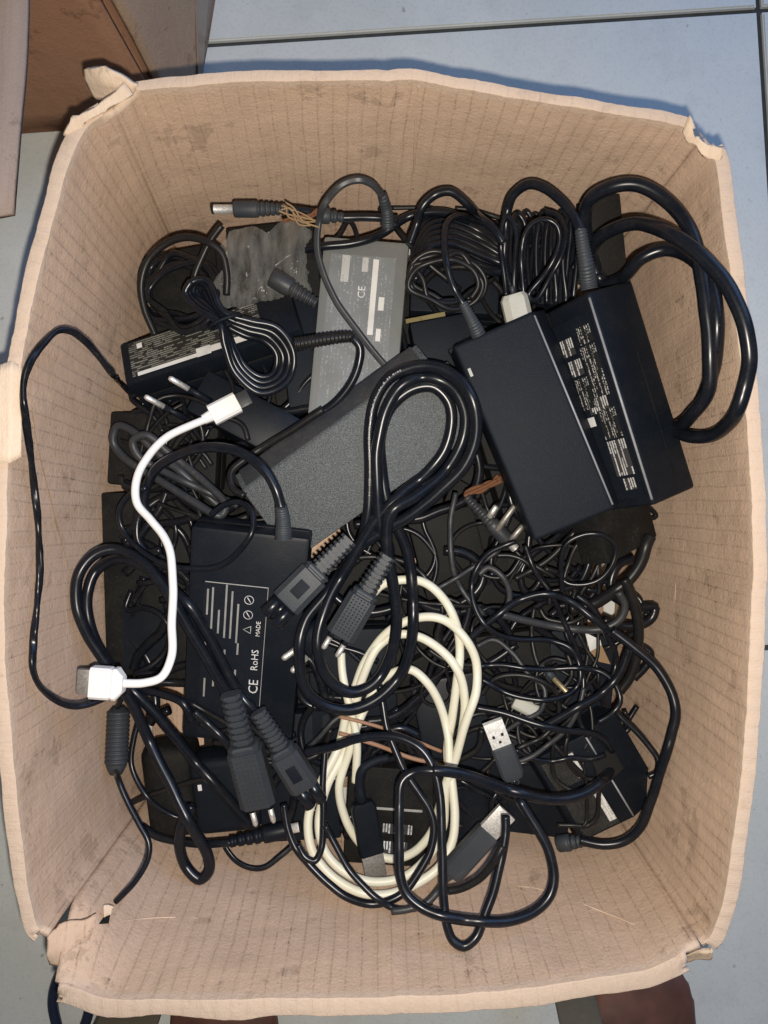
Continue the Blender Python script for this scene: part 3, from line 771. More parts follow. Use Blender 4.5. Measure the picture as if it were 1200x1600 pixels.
def power_plug(parent, p0, p1, wpx, th, style, neck=.38, mat='plug', roll=0.0):
    f = CFrame(p0, p1, roll); W = M_PX(wpx); L = f.L
    nk = L * neck; secs = []; n = 8
    for i in range(n):        # ridged bend relief
        x0 = nk * i / n; x1 = nk * (i + .58) / n; g = .54 + .12 * i / n
        secs += [(x0, W * g, th * g), (x1, W * g, th * g), (x1 + 1e-5, W * g * .72, th * g * .72), (nk * (i + 1) / n - 1e-5, W * g * .72, th * g * .72)]
    put('bend_relief', loft(f.o, f.u, f.v, f.w, secs), mat, parent)
    e = L * (.80 if style == 'eight' else .86)
    secs = [(nk, W * .72, th * .8), (nk + .0012, W * .86, th * .92), (nk + .0025, W * .86, th * .92), (nk + .003, W * .80, th * .86), (nk + .0042, W * .80, th * .86), (nk + .0048, W * .97, th), (e - .001, W, th), (e, W * .95, th * .95)]
    body = put('plug_body', loft(f.o, f.u, f.v, f.w, secs, .2), mat, parent)
    zt = th / 2 + .0002
    if style == 'eight':      # figure-of-eight coupler
        for sgn in (-1, 1):
            P = [f.p(e - .001, sgn * W * .22), f.p(L - .0006, sgn * W * .22), f.p(L, sgn * W * .22)]
            put('coupler_barrel', tube_mesh(P, [W * .22, W * .22, W * .19], 14), 'cord', parent)
        put('coupler_web', prism_mesh(f.p(e - .001, 0), f.u, f.v, f.w, L - e - .001, rect(-W * .2, W * .2, -W * .13, W * .13), 0), 'cord', parent)
        link('grip_panel', prism_mesh(f.p(nk + (e - nk) * .38, 0, zt - .0004), f.u, f.v, f.w, (e - nk) * .36, rect(-W * .18, W * .18, 0, .0007), .0003), MAT['case'], body)
    if style in ('pins', 'grip'):
        for sgn in (-1, 1):
            a0 = f.p(e - .001, sgn * W * .26); a1 = f.p(e + (L - e) * .45, sgn * W * .26); a2 = f.p(L + .004, sgn * W * .26)
            put('pin_sleeve', tube_mesh([a0, a1], .0021, 10), 'case_smooth', parent)
            put('pin', tube_mesh([a1, a1.lerp(a2, .85), a2], [.0019, .0019, .0011], 10), 'steel', parent)
        # knurled grip dots
        bm = bmesh.new(); k = 0
        nx, ny = 12, 7
        for i in range(nx):
            for j in range(ny):
                c = f.p(nk + .006 + (e - nk - .010) * i / (nx - 1), W * .36 * (2 * j / (ny - 1) - 1), zt)
                q = .0006
                vs_ = [bm.verts.new(c + f.u * a * q + f.v * b * q + f.w * z) for a, b, z in ((-1, -1, -.0003), (1, -1, -.0003), (1, 1, -.0003), (-1, 1, -.0003), (0, 0, .0007))]
                for t in range(4): bm.faces.new((vs_[t], vs_[(t + 1) % 4], vs_[4]))
        g = link('grip_dots', from_bm(bm), MAT[mat], body, False); g['kind'] = 'stuff'
def usb_plug(parent, p0, p1, wpx, frac=.62, mat='plug', metal_mat='steel', holes=True, body_th=.0085, roll=0.0, drawn=True):
    f = CFrame(p0, p1, roll); W = M_PX(wpx); e = f.L * frac
    put('plug_body', loft(f.o, f.u, f.v, f.w, [(-.004, W * .32, body_th * .5), (0, W * .42, body_th * .6), (.0006, W * .8, body_th * .9), (.004, W, body_th), (e - .001, W, body_th), (e, W * .95, body_th * .95)], .18), mat, parent)
    sh = put('metal_shell', prism_mesh(f.p(e - .001, 0), f.u, f.v, f.w, f.L - e + .001, rect(-W * .44, W * .44, -.0023, .0023), .0005), metal_mat, parent)
    if holes:
        for x, y, a, b in ((.45, -.2, .0011, .0009), (.45, .2, .0011, .0009), (.2, .0, .0009, .0009)):
            o = f.p(e + (f.L - e) * x, W * y, .0024)
            link('contact_window', quad_mesh(o - f.u * a - f.v * b, o + f.u * a - f.v * b, o + f.u * a + f.v * b, o - f.u * a + f.v * b, 1, 1), MAT['dark_hole'], sh, False)
def dc_plug(parent, p0, p1, dpx, barrel=.28, mat='plug', tip='steel', ridges=5):
    f = CFrame(p0, p1); r = M_PX(dpx) / 2; e = f.L * (1 - barrel)
    P, R = [], []
    for i in range(ridges):
        x = e * .55 * i / ridges; g = .62 + .3 * i / ridges; st = e * .55 / ridges
        for q, m in ((0, 1), (.55, 1), (.56, .86), (.99, .86)): P.append(f.p(x + st * q, 0)); R.append(r * g * m)
    for x, m in ((.56, .95), (.60, 1.0), (.97, 1.0), (1.0, .9)): P.append(f.p(e * x, 0)); R.append(r * m)
    put('plug_body', tube_mesh(P, R, 14), mat, parent)
    if barrel > 0:
        put('barrel', tube_mesh([f.p(e - .0005, 0), f.p(f.L - .0008, 0), f.p(f.L - .0007, 0), f.p(f.L, 0)], [r * .56, r * .56, r * .58, r * .52], 14), tip, parent)
        put('barrel_tip', tube_mesh([f.p(f.L - .0002, 0), f.p(f.L + .0012, 0)], r * .57, 12), 'case', parent)

# ------------------------------------------------------------------ 0. buried adapters under everything: a mass seen only through the gaps
def heap():
    rng = random.Random(3); bm = bmesh.new()
    for gx in range(7):
        for gy in range(9):
            x, y = 205 + 130 * gx + rng.uniform(-22, 22), 335 + 118 * gy + rng.uniform(-20, 20)
            if abs((x - 605) / 445) ** 4 + abs((y - 815) / 525) ** 4 > 1: continue
            z = .128 + rng.uniform(0, .014); c = U(x, y, z); a = rng.uniform(0, 3.14)
            u = Vector((math.cos(a), math.sin(a), rng.uniform(-.2, .2))).normalized(); v = Vector((0, 0, 1)).cross(u).normalized(); w = u.cross(v)
            L, W = rng.uniform(.075, .105), rng.uniform(.045, .06)
            for _ in range(60):      # keep every corner inside the box
                cs_ = [c + u * a_ * L / 2 + v * b_ * W / 2 for a_ in (-1, 1) for b_ in (-1, 1)]
                if all(-.168 < q.x < .164 and -.208 < q.y < .182 for q in cs_): break
                c = Vector((c.x * .97, (c.y + .012) * .97 - .012, c.z))
            me = prism_mesh(c - u * L / 2, u, v, w, L, rect(-W / 2, W / 2, -.034, 0), .003, 2); Hmesh(me); bm.from_mesh(me); bpy.data.meshes.remove(me)
    me = bpy.data.meshes.new('m'); bm.to_mesh(me); bm.free()
    o = link('adapter_heap', me, MAT['case_dusty']); o['kind'] = 'stuff'
    tag(o, 'dark mass of buried adapters at the bottom of the box', 'adapter heap')
heap()

# ------------------------------------------------------------------ 1. the dark tangle at the bottom of the heap: nobody could count it
def tangle():
    rng = random.Random(11); bm = bmesh.new()
    spots = []
    for k in range(95):
        while True:
            x, y = rng.uniform(190, 1020), rng.uniform(340, 1290)
            if abs((x - 610) / 430) ** 3 + abs((y - 820) / 490) ** 3 < .95: break
        spots.append((x, y))
    for x, y in spots:
        # a slack length of cable: long gentle bends, now and then a loop
        a = rng.uniform(0, 6.28); cur = rng.uniform(-1, 1); n = rng.randint(7, 14); step = rng.uniform(20, 34); path = []
        for i in range(n):
            path.append((x, y)); cur = .75 * cur + rng.uniform(-.42, .42); a += cur
            x += step * math.cos(a); y += step * math.sin(a)
            q = (abs((x - 610) / 415) ** 3 + abs((y - 825) / 480) ** 3)
            if q > 1: a = math.atan2(825 - y, 610 - x) + rng.uniform(-.6, .6); x, y = 610 + (x - 610) / q ** .33, 825 + (y - 825) / q ** .33
        pts, r = lay(path, rng.choice((8, 9, 10, 12, 14, 16)), cap=.172, step=5, soft=16)
        me = tube_mesh(pts, r, 8); bm.from_mesh(me); bpy.data.meshes.remove(me)
    me = bpy.data.meshes.new('m'); bm.to_mesh(me); bm.free()
    o = link('cable_tangle', me, MAT['cord_thin']); o['kind'] = 'stuff'
    tag(o, 'dark dusty tangle of thin cables filling the bottom of the box', 'cable tangle')
tangle()

# ------------------------------------------------------------------ 2. the lower adapters
r, f = adapter('power_adapter', 'dusty black power adapter against the left box wall, under the looped power cord', (157, 770, .166), (302, 762, .168), (166, 1062, .160), .030, MAT['case_dusty'])
sticker('rating_label', f, f.L * .62, f.L * .94, f.W * .2, f.W * .8, MAT['case_smooth'], r)
r, f = adapter('power_adapter', 'grey power adapter with a pale rating label, upright between the coils', (506, 368, .176), (641, 368, .176), (478, 668, .186), .028, MAT['case_grey'], bevel=.003)
def G(x): return (x)
L_, W_ = f.L, f.W
sticker('rating_label', f, L_ * .09, L_ * .93, W_ * .10, W_ * .86, MAT['print_grey'], r, along='u')
def blk(par, f, x0, x1, y0, y1, mat='ink_white', h=.0007, name='print_block'): return sticker(name, f, f.L * x0, f.L * x1, f.W * y0, f.W * y1, MAT[mat], par, h)
blk(r, f, .095, .235, .24, .33, 'badge', name='white_badge')
blk(r, f, .105, .50, .60, .665, 'barcode', name='barcode_strip')
blk(r, f, .30, .37, .70, .765, 'barcode', name='white_sticker'); blk(r, f, .465, .53, .70, .755, 'barcode', name='white_sticker')
blk(r, f, .10, .175, .475, .545, 'badge', name='approval_mark')
def lettering(par, f, s, size, x, y, back=True, mat='ink_white', h=.0008):
    # runs from the far end of the label to the near end (bottom to top in the photograph)
    return link('lettering', text_mesh(s, size, f.p(f.L * x, f.W * y, h), -f.u, f.v if (-f.u).cross(f.v).dot(f.w) > 0 else -f.v), MAT[mat], par, False)
lettering(r, f, 'CE', .0074, .315, .535)
GREY = (r, f)
r, f = adapter('power_adapter', 'black laptop adapter with a yellowed striped rating label beside the left coil', (196, 603, .194), (186, 538, .180), (470, 514, .198), .036, MAT['case_smooth'], bevel=.003)
blk(r, f, .05, .80, .12, .93, 'print_yellow', .0004, 'rating_label')
blk(r, f, .08, .43, .115, .20, 'barcode', .0007, 'barcode_strip'); blk(r, f, .42, .50, .10, .30, 'ink_white', .0008, 'white_sticker')
blk(r, f, .50, .80, .13, .27, 'barcode', .0007, 'barcode_strip'); blk(r, f, .10, .13, .74, .86, 'ink_white', .0008, 'approval_mark')
r, f = adapter('plug_charger', 'black wall charger with two round pins pointing up left', (288, 640, .188), (338, 583, .184), (455, 728, .184), .038, MAT['case_smooth'], 'charger', 'wall chargers', bevel=.004)
fr = f
for a_, b_ in (((292, 655, .190), (226, 619, .206)), ((330, 628, .196), (264, 590, .214))):
    g = CFrame(a_, b_)
    put('pin_sleeve', tube_mesh([g.p(0, 0), g.p(g.L * .55, 0)], .0022, 10), 'case_smooth', r)
    put('pin', tube_mesh([g.p(g.L * .54, 0), g.p(g.L * .95, 0), g.p(g.L, 0)], [.0020, .0020, .0012], 10), 'steel', r)
r, f = adapter('power_adapter', 'large black power adapter with white safety print, lower left', (298, 822, .222), (484, 848, .219), (284, 1152, .178), .030, MAT['case_smooth'], bevel=.003)
CEA = (r, f); L_, W_ = f.L, f.W
sticker('rating_label', f, L_ * 0.2306, L_ * 0.9725, W_ * 0.1371, W_ * 0.6856, MAT['case'], r, .0003)
for x0, x1, y in ((.20, .33, .20), (.19, .40, .25), (.30, .42, .32), (.17, .44, .385), (.20, .44, .445), (.26, .46, .51), (.46, .52, .53), (.50, .56, .40), (.47, .55, .20), (.60, .64, .52), (.66, .76, .21), (.58, .70, .30)):
    sticker('print_line', f, L_ * (.084 + .916 * x0), L_ * (.084 + .916 * x1), W_ * (.857 * y - .007), W_ * (.857 * y + .009), MAT['ink_line'], r, .0006)
for i, x in enumerate((.235, .310)):      # round approval marks
    c = f.p(L_ * (.084 + .916 * x), W_ * 0.5271, .0007)
    P = [c + f.u * (.0030 * math.cos(a)) + f.v * (.0030 * math.sin(a)) for a in [2 * math.pi * k / 20 for k in range(21)]]
    link('approval_ring', tube_mesh(P, .00026, 4), MAT['ink_white'], r)
    link('approval_bar', tube_mesh([c - f.u * .0018 - f.v * .0012, c + f.u * .0018 + f.v * .0012], .0004, 4), MAT['ink_white'], r)
c = f.p(L_ * 0.4367, W_ * 0.5271, .0007)      # warning triangle
P = [c + f.u * a + f.v * b for a, b in ((.0026, .0024), (-.0026, .0024), (0, -.0026), (.0026, .0024))]
link('warning_triangle', tube_mesh(P, .0003, 4), MAT['ink_white'], r)
lettering(r, f, 'RoHS', .0068, .628, .640); lettering(r, f, 'CE', .0092, .742, .655)
lettering(r, f, 'MADE', .0042, .464, .640)
edge = sticker('label_edge_line', f, L_ * 0.2351, L_ * 0.9634, W_ * 0.6813, W_ * 0.6856, MAT['ink_grey'], r, .0007)
sticker('label_edge_line', f, L_ * 0.2333, L_ * 0.2370, W_ * 0.1457, W_ * 0.6856, MAT['ink_grey'], r, .0007)
r, f = adapter('power_adapter', 'dusty dark adapter under the ivory cable with rows of white print', (546, 1196, .172), (684, 1206, .172), (536, 1348, .164), .030, MAT['case_dusty'])
sticker('mould_ridge', f, f.L * .40, f.L * .425, f.W * .28, f.W * .86, MAT['ink_grey'], r)
blk(r, f, .56, .66, .42, .76, 'print_white_block'); blk(r, f, .74, .86, .44, .72, 'print_white_block')
r, f = adapter('power_adapter', 'dark adapter standing upright behind the thick cord, top right', (913, 312, .212), (970, 304, .212), (928, 452, .196), .022, MAT['case_dusty'])
r, f = adapter('power_adapter', 'dusty brown-black adapter peeking out under the paired adapters', (962, 690, .205), (1002, 672, .186), (1006, 853, .194), .030, MAT['case_dusty'],
               prof=[(0, 0), (.0185, 0), (.0185, -.028), (-.034, -.028), (-.034, -.006)])
A3 = r
r, f = adapter('power_adapter', 'small black adapter wedged between the grey one and the paired adapters', (640, 505, .186), (728, 478, .186), (655, 585, .184), .026, MAT['case'])
sticker('yellow_tape', f, -.004, -.001, -.002, .026, MAT['yellow'], r, -.004)
r, f = adapter('plug_charger', 'rounded dusty black wall charger in the lower left corner of the heap', (214, 1176, .168), (296, 1158, .168), (232, 1318, .160), .034, MAT['case_dusty'], 'charger', 'wall chargers', bevel=.011, seam=False, seg=4)
r, f = adapter('plug_charger', 'flat dark wall charger under the two cord plugs, lower left', (292, 1192, .172), (390, 1160, .174), (308, 1308, .166), .030, MAT['case'], 'charger', 'wall chargers', bevel=.006, seam=False, seg=3)
blk(r, f, .30, .38, .12, .18, 'ink_white')
r, f = adapter('power_adapter', 'black notched adapter with small rating labels in the lower right corner', (913, 1148, .192), (968, 1120, .183), (991, 1277, .186), .030, MAT['case_smooth'],
               prof=[(0, 0), (.0285, 0), (.0285, -.030), (-.036, -.030), (-.036, -.018)], bevel=.0013)
lab = lambda x, y: f.p(x, -.036 * y, -.018 * y + .0006)
lab = (lambda f: (lambda x, y: f.p(x, -.036 * y - .0002, -.018 * y + .0007)))(f)
sticker('rating_label', f, f.L * .08, f.L * .40, .32, .92, MAT['print_black2'], r, face=lab); sticker('white_sticker', f, f.L * .10, f.L * .37, .34, .46, MAT['barcode'], r, face=(lambda g: (lambda x, y: g(x, y) + Vector((0, 0, .0004))))(lab))
sticker('rating_label', f, f.L * .56, f.L * .97, .26, .92, MAT['print_black2'], r, face=lab); sticker('white_sticker', f, f.L * .58, f.L * .92, .27, .40, MAT['barcode'], r, face=(lambda g: (lambda x, y: g(x, y) + Vector((0, 0, .0004))))(lab))
solid('notch_shade_block', f, rect(-.006, .012, -.002, .0012), f.L * .27, f.L * .53, MAT['dark_hole'], r, .0006)  # raised near-black block, painted in as the shade of a notch
BRK = (r, f)
for a_, b_ in ((.02, .26), (.55, .98)): link('edge_highlight', tube_mesh([f.p(f.L * a_, .0002, -.0003), f.p(f.L * b_, .0002, -.0003)], .0007, 6), MAT['worn'], r)  # thin pale tubes added as the highlight line on the ridge

# dark adapters of the lower layer, mostly covered
for lab_, A, B, D, mt in (
 ('dusty flat adapter half buried below the pebbled adapter', (636, 815, .171), (738, 786, .171), (668, 940, .166), 'case_dusty'),
 ('grey dusty adapter under the loops of the right-hand tangle', (742, 996, .168), (858, 986, .168), (760, 1140, .164), 'case_dusty'),
 ('black adapter lying flat under the paper tag by the right wall', (862, 985, .166), (968, 1000, .165), (846, 1130, .164), 'case'),
 ('dark adapter under the crumpled plastic bag', (352, 356, .166), (492, 342, .168), (362, 486, .172), 'case_dusty'),
 ('dark adapter beneath the coil in the upper left corner', (222, 398, .160), (338, 372, .162), (240, 528, .163), 'case_dusty'),
 ('black adapter beneath the long loops right of the grey one', (646, 338, .160), (784, 332, .160), (640, 486, .166), 'case'),
 ('black adapter beneath the tight coil at the top right', (792, 336, .160), (908, 330, .160), (786, 472, .166), 'case'),
 ('dusty adapter under the folded cords at the left', (172, 642, .163), (340, 690, .166), (166, 756, .163), 'case_dusty'),
 ('black adapter under the lower end of the centre cord loops', (480, 985, .172), (618, 968, .172), (486, 1176, .166), 'case'),
 ('black adapter between the ivory coil and the bright USB plug', (640, 1070, .167), (760, 1082, .167), (690, 1320, .163), 'case_smooth'),
 ('black adapter below the cord plugs at the bottom edge of the heap', (392, 1120, .166), (520, 1150, .167), (410, 1318, .160), 'case'),
 ('black adapter left of the notched one at the bottom right', (770, 1150, .166), (905, 1180, .167), (752, 1296, .160), 'case_smooth'),
 ('dark adapter between the paired adapters and the pebbled one', (742, 660, .176), (800, 640, .176), (800, 850, .170), 'case_dusty'),
 ('black adapter wedged between the striped label adapter and the grey one', (432, 470, .176), (500, 452, .172), (452, 640, .180), 'case'),
):
    adapter('power_adapter', lab_, A, B, D, .030, MAT[mt], bevel=.0025)
def tangle_over():
    rng = random.Random(23)
    kinds = {}
    for k in range(78):
        x, y = (rng.uniform(690, 930), rng.uniform(850, 1190)) if k < 48 else (rng.uniform(200, 330), rng.uniform(650, 790)) if k < 62 else (rng.uniform(220, 400), rng.uniform(1090, 1280)) if k < 68 else (rng.uniform(650, 900), rng.uniform(340, 460))
        a = rng.uniform(0, 6.28); bend = rng.uniform(-1.6, 1.6); L = rng.uniform(90, 220); path = []
        for i in range(7):
            path.append((x, y)); a += bend * rng.uniform(.1, .6); x += L / 6 * math.cos(a); y += L / 6 * math.sin(a)
        path = [(min(935, max(190, q[0])), min(1290, max(325, q[1]))) for q in path]
        pts, r = lay(path, rng.choice((6, 7, 8, 9, 11)), cap=.190, step=5)
        kinds.setdefault('m', []).append(tube_mesh(pts, r, 7))
    bm = bmesh.new()
    for me in kinds['m']: bm.from_mesh(me); bpy.data.meshes.remove(me)
    me = bpy.data.meshes.new('m'); bm.to_mesh(me); bm.free()
    o = link('cable_tangle', me, MAT['cord_dusty']); o['kind'] = 'stuff'
    tag(o, 'loose ends and stray wires strewn over the half-buried adapters', 'cable tangle')
tangle_over()

# ------------------------------------------------------------------ 3. dusty bundles and coils on the lower layer
def coil_path(cx, cy, rx, ry, ang, turns, jit, rng, drift=(0, 0), t0=0.0, per=9):
    n = int(turns * per); out = []
    for i in range(n + 1):
        t = t0 + 2 * math.pi * i / per; g = 1 + rng.uniform(-jit, jit); k = i / n
        x, y = rx * g * math.cos(t), ry * g * math.sin(t)
        out.append((cx + drift[0] * k + x * math.cos(ang) - y * math.sin(ang), cy + drift[1] * k + x * math.sin(ang) + y * math.cos(ang)))
    return out
rng = random.Random(5)
cable('coiled_cable', 'dusty thin cable coiled in the upper left of the heap', coil_path(278, 446, 54, 50, .3, 6.4, .22, rng, (12, 18)), 10, 'cord_thin', group='coiled cables')
ptA = []
for k in range(6):
    d_ = 9 * k
    ptA += [(648, 402 + d_ * .8), (652 + 2 * k, 368 + d_), (672, 342 + d_), (706, 336 + d_), (744, 350 + d_), (782, 380 + d_ * .7), (796, 402 + d_ * .4), (776, 404 + d_ * .5), (738, 372 + d_), (700, 352 + d_), (668, 366 + d_), (652, 398 + d_ * .8)]
cable('coiled_cable', 'black cable coiled in long loops right of the grey adapter', ptA, 11, 'cord', group='coiled cables', soft=20)
ptB = []
for k in range(7):
    x_ = 800 + 14 * k
    ptB += [(x_, 462), (x_ - 4, 410), (x_ - 2, 362 - 3 * (k % 3)), (x_ + 8, 334 - 4 * (k % 2)), (x_ + 20, 350), (x_ + 17, 410), (x_ + 12, 462), (x_ + 13, 474)]
cable('coiled_cable', 'thin black cable coiled tightly under the cords at top right', ptB, 9, 'cord', group='coiled cables', soft=20)
cable('coiled_cable', 'dusty cable coiled below the bent paired-adapter lead', coil_path(705, 430, 56, 38, .1, 4.2, .2, rng, (-4, 12)), 8, 'cord_dusty', group='coiled cables')
# folded bundle of dusty cords left of the pebbled adapter
cable('folded_cord', 'dusty cord folded in long strands left of the pebbled adapter', [(352, 800), (300, 752), (240, 702), (205, 672), (184, 666), (177, 688), (196, 716), (245, 748), (300, 782), (345, 806), (352, 790), (318, 752), (262, 706), (228, 680), (208, 688), (216, 712), (268, 742), (330, 772), (372, 790)], 13, 'cord_grey', group='coiled cables')

LOW = [
 ('thin cable lying along the top edge of the heap behind the grey adapter', [(427, 417), (458, 396), (504, 385), (546, 381), (592, 367), (621, 348), (646, 336), (690, 331), (735, 345)], 14, 'cord'),
 ('faint cable hanging down below the pebbled adapter, right of the thick loop', [(712, 770), (705, 804), (704, 840), (705, 867), (711, 898), (730, 933), (756, 960)], 9, 'cord_grey'),
 ('thin straight wire reaching up right from the ivory coil top', [(680, 922), (710, 905), (736, 889), (770, 866), (789, 851), (806, 846)], 8, 'cord_grey'),
 ('short bluish cable arched inside the right-hand tangle', [(748, 898), (763, 887), (784, 900), (795, 922), (793, 946), (780, 962)], 10, 'cord_grey'),
 ('thick dusty cord curving down from the lower paired adapter along the right wall', [(1016, 838), (1010, 851), (1002, 877), (984, 904), (957, 926), (924, 945), (890, 952)], 19, 'cord_dusty'),
 ('dusty cord running down the right wall beside the tangle', [(975, 905), (984, 922), (993, 955), (998, 992), (994, 1030), (984, 1058), (968, 1080)], 16, 'cord_dusty'),
 ('flat grey ribbon cable lying level across the right-hand tangle', [(785, 960), (810, 967), (849, 975), (905, 984), (942, 982), (969, 967), (976, 945), (966, 925)], 13, 'cord_grey'),
 ('cable pressed against the right wall beside the notched adapter', [(960, 1105), (967, 1117), (993, 1142), (1018, 1172), (1028, 1188), (1026, 1206), (1012, 1214)], 9, 'cord'),
 ('thin cable looped under the lower edge of the paired adapters', [(879, 925), (877, 874), (886, 849), (912, 836), (942, 836), (961, 853), (957, 881), (939, 904), (912, 913), (886, 911), (872, 896)], 8, 'cord_thin'),
 ('thin cable running from the paired adapters down to the notched adapter', [(820, 852), (838, 895), (862, 930), (885, 980), (903, 1020), (912, 1070), (904, 1120), (918, 1150)], 9, 'cord_thin'),
 ('cable curving down left of the small white paper tag', [(900, 930), (925, 950), (945, 985), (962, 1025), (955, 1060), (932, 1090), (900, 1110)], 10, 'cord_thin'),
 ('thin cable zigzagging under the right-hand loops', [(745, 1010), (772, 1000), (800, 1020), (825, 1052), (850, 1075), (845, 1110), (812, 1128), (780, 1150)], 8, 'cord_grey'),
 ('dusty cable snaking behind the USB plug with the bright shell', [(752, 1085), (772, 1062), (800, 1054), (835, 1060), (868, 1082), (872, 1120), (850, 1150), (812, 1168), (780, 1190)], 9, 'cord_dusty'),
 ('thin cable stretched low between the USB plug and the notched adapter', [(805, 1172), (830, 1185), (860, 1190), (890, 1185), (925, 1186), (945, 1180)], 9, 'cord_thin'),
 ('grey thin cable slanting left of the notched adapter', [(795, 1195), (830, 1182), (862, 1160), (888, 1136), (905, 1105), (912, 1075)], 8, 'cord_grey'),
 ('thin loop beside the ridged jack on the left', [(216, 1130), (209, 1159), (206, 1195), (218, 1228), (239, 1255), (269, 1274), (300, 1282)], 9, 'cord'),
 ('short cord arched between the charger and the left adapter, below the white plug', [(198, 1085), (222, 1080), (255, 1086), (285, 1098), (300, 1125)], 14, 'cord'),
 ('pair of leads between the lower adapters, left of the cord plugs', [(303, 1112), (322, 1128), (345, 1150), (362, 1172), (372, 1200)], 14, 'cord'),
 ('thin cable crossing low through the ivory coil', [(480, 1252), (507, 1229), (530, 1213), (555, 1204), (580, 1193), (610, 1185), (650, 1183)], 10, 'cord_thin'),
 ('dusty cable slanting left of the ivory coil', [(478, 1172), (500, 1150), (520, 1128), (545, 1108), (560, 1080)], 8, 'cord_grey'),
]
for lab_, path, d, mt in LOW:
    cable('loose_cable', lab_, path, d, mt)

# ------------------------------------------------------------------ 4. connectors and scraps lying in the tangle
r = empty('barrel_plug', U(758, 810, .17), 'dark round connector with a silver barrel beside the paired adapters', 'connector', 'barrel plugs')
dc_plug(r, (728, 776, .192), (806, 858, .190), 25, .10, 'cord_grey')
for i, (a, b, lab_) in enumerate((((776, 829, .196), (806, 788, .196), 'bare metal pin leaning on the dark round connector'), ((797, 845, .194), (818, 820, .194), 'short stubby metal pin next to the paired adapters'), ((764, 808, .197), (776, 790, .199), 'tiny bright metal pin above the dark round connector'))):
    f = CFrame(a, b); me = tube_mesh([f.p(0, 0), f.p(f.L * .9, 0), f.p(f.L, 0)], [.0021, .0021, .0012], 10)
    o = link('metal_pin', me, MAT['steel_tarnished' if i < 2 else 'steel']); tag(o, lab_, 'pin', 'loose metal pins'); Hmesh(me)
r = empty('barrel_plug', U(866, 1064, .17), 'pale brass barrel plug lying in the right-hand tangle', 'connector', 'barrel plugs')
dc_plug(r, (846, 1040, .186), (886, 1082, .188), 15, .55, 'plug', 'brass', 3)
r = empty('wire_joiner', U(820, 1102, .17), 'cloudy pale plastic connector in the tangle above the USB plug', 'connector', 'wire joiners')
fq = CFrame((803, 1094, .184), (838, 1112, .186)); put('housing', prism_mesh(fq.o, fq.u, fq.v, fq.w, fq.L, rrect(.0105, .009, .002), .0008), 'pale', r)
put('wire_stub', tube_mesh([fq.p(-.006, 0), fq.p(.001, 0)], .0016, 8), 'cord_grey', r)
# paper scrap in two colours
r = empty('paper_tag', U(936, 1015, .17), 'small torn paper tag, white above and tan below, near the right wall', 'paper', 'paper scraps')
me = quad_mesh(U(914, 988, .182), U(938, 1000, .180), U(940, 1008, .180), U(922, 1018, .182), .01, .01); link('white_half', me, MAT['ink_white'], r, False)
me = quad_mesh(U(922, 1018, .182), U(940, 1008, .180), U(954, 1038, .178), U(936, 1034, .180), .01, .01); link('tan_half', me, MAT['tan'], r, False)
# rust coloured fibre
def fibre(label, pts, d, mt, n, seed, spread, name='dry_fibre'):
    rg = random.Random(seed); root = empty(name, U(pts[0][0], pts[0][1], .18), label, 'fibre', 'dry fibres')
    for k in range(n):
        q = [(x + rg.uniform(-spread, spread), y + rg.uniform(-spread, spread)) for x, y in pts]
        P, rr = lay(q, d * rg.uniform(.6, 1.3), lift=.001, stamp=False)
        link('strand', tube_mesh(P, rr, 5), MAT[mt], root)
fibre('rust orange fibre between the thick cord loop and the paired adapters', [(728, 770), (745, 764), (762, 757), (780, 748)], 5, 'rust', 7, 3, 5)

# crumpled clear bag under the barrel plug
FOLDS = [(.9, .4, 2.1, .009, .1), (.95, .15, 2.9, .0060, .4), (.8, -.2, 4.7, .0030, .7), (1, -.3, 7.3, .0012, .2), (.3, .9, 2.1, .0030, .5)]
def bag():
    vs_, fs = [], []; nu, nv = 96, 96
    for j in range(nv + 1):
        for i in range(nu + 1):
            x, y = i / nu, j / nv
            e = .10 * noise.noise(Vector((x * 3, y * 3, 1)))
            px = 326 + 172 * x - 40 * (y - .5) * (1 - x) + 16 * noise.noise(Vector((y * 3, 2, x)))
            py = 338 + 150 * y - 24 * (x - .5) + 14 * noise.noise(Vector((x * 5, 9, y)))
            z = .192 + .008 * math.sin(math.pi * x) * math.sin(math.pi * y)
            for (dx, dy, fq_, am, ph) in FOLDS:
                w_ = (x * dx + y * dy + .12 * noise.noise(Vector((x * 2.5, y * 2.5, fq_)))) * fq_ + ph
                z += am * (abs((w_ % 1) - .5) * 2 - .5)
            vs_.append(tuple(U(px, py, z)))
    for j in range(nv):
        for i in range(nu):
            k = j * (nu + 1) + i
            cx, cy = i / nu - .5, j / nv - .5
            if max(abs(cx), abs(cy)) > .42 + .10 * noise.noise(Vector((i * .075, j * .075, 3))) - .25 * max(0, abs(cx) + abs(cy) - .62): continue
            fs.append((k, k + 1, k + nu + 2, k + nu + 1))
    me = bpy.data.meshes.new('m'); me.from_pydata(vs_, [], fs)
    bm = bmesh.new(); bm.from_mesh(me); bmesh.ops.delete(bm, geom=[v for v in bm.verts if not v.link_faces], context='VERTS'); bm.to_mesh(me); bm.free()
    o = link('plastic_bag', me, MAT['film'], None, True); tag(o, 'crumpled clear plastic bag below the silver barrel plug', 'plastic bag')
bag()
o, _ = cable('loose_cable', 'short dark cable end poking up left of the plastic bag', [(300, 470), (304, 433), (317, 400), (329, 376), (347, 352, .215)], 11, 'cord_dusty')
o, _ = cable('loose_cable', 'dusty wire hoop rising over the upper left coil', [(242, 523), (226, 483), (221, 442), (233, 404), (262, 379), (296, 371), (325, 379), (346, 396), (354, 425), (354, 462)], 11, 'cord_dusty', lift=.004)
r = empty('inline_connector', U(455, 448, .19), 'grey rounded inline connector left of the grey adapter', 'connector', 'barrel plugs')
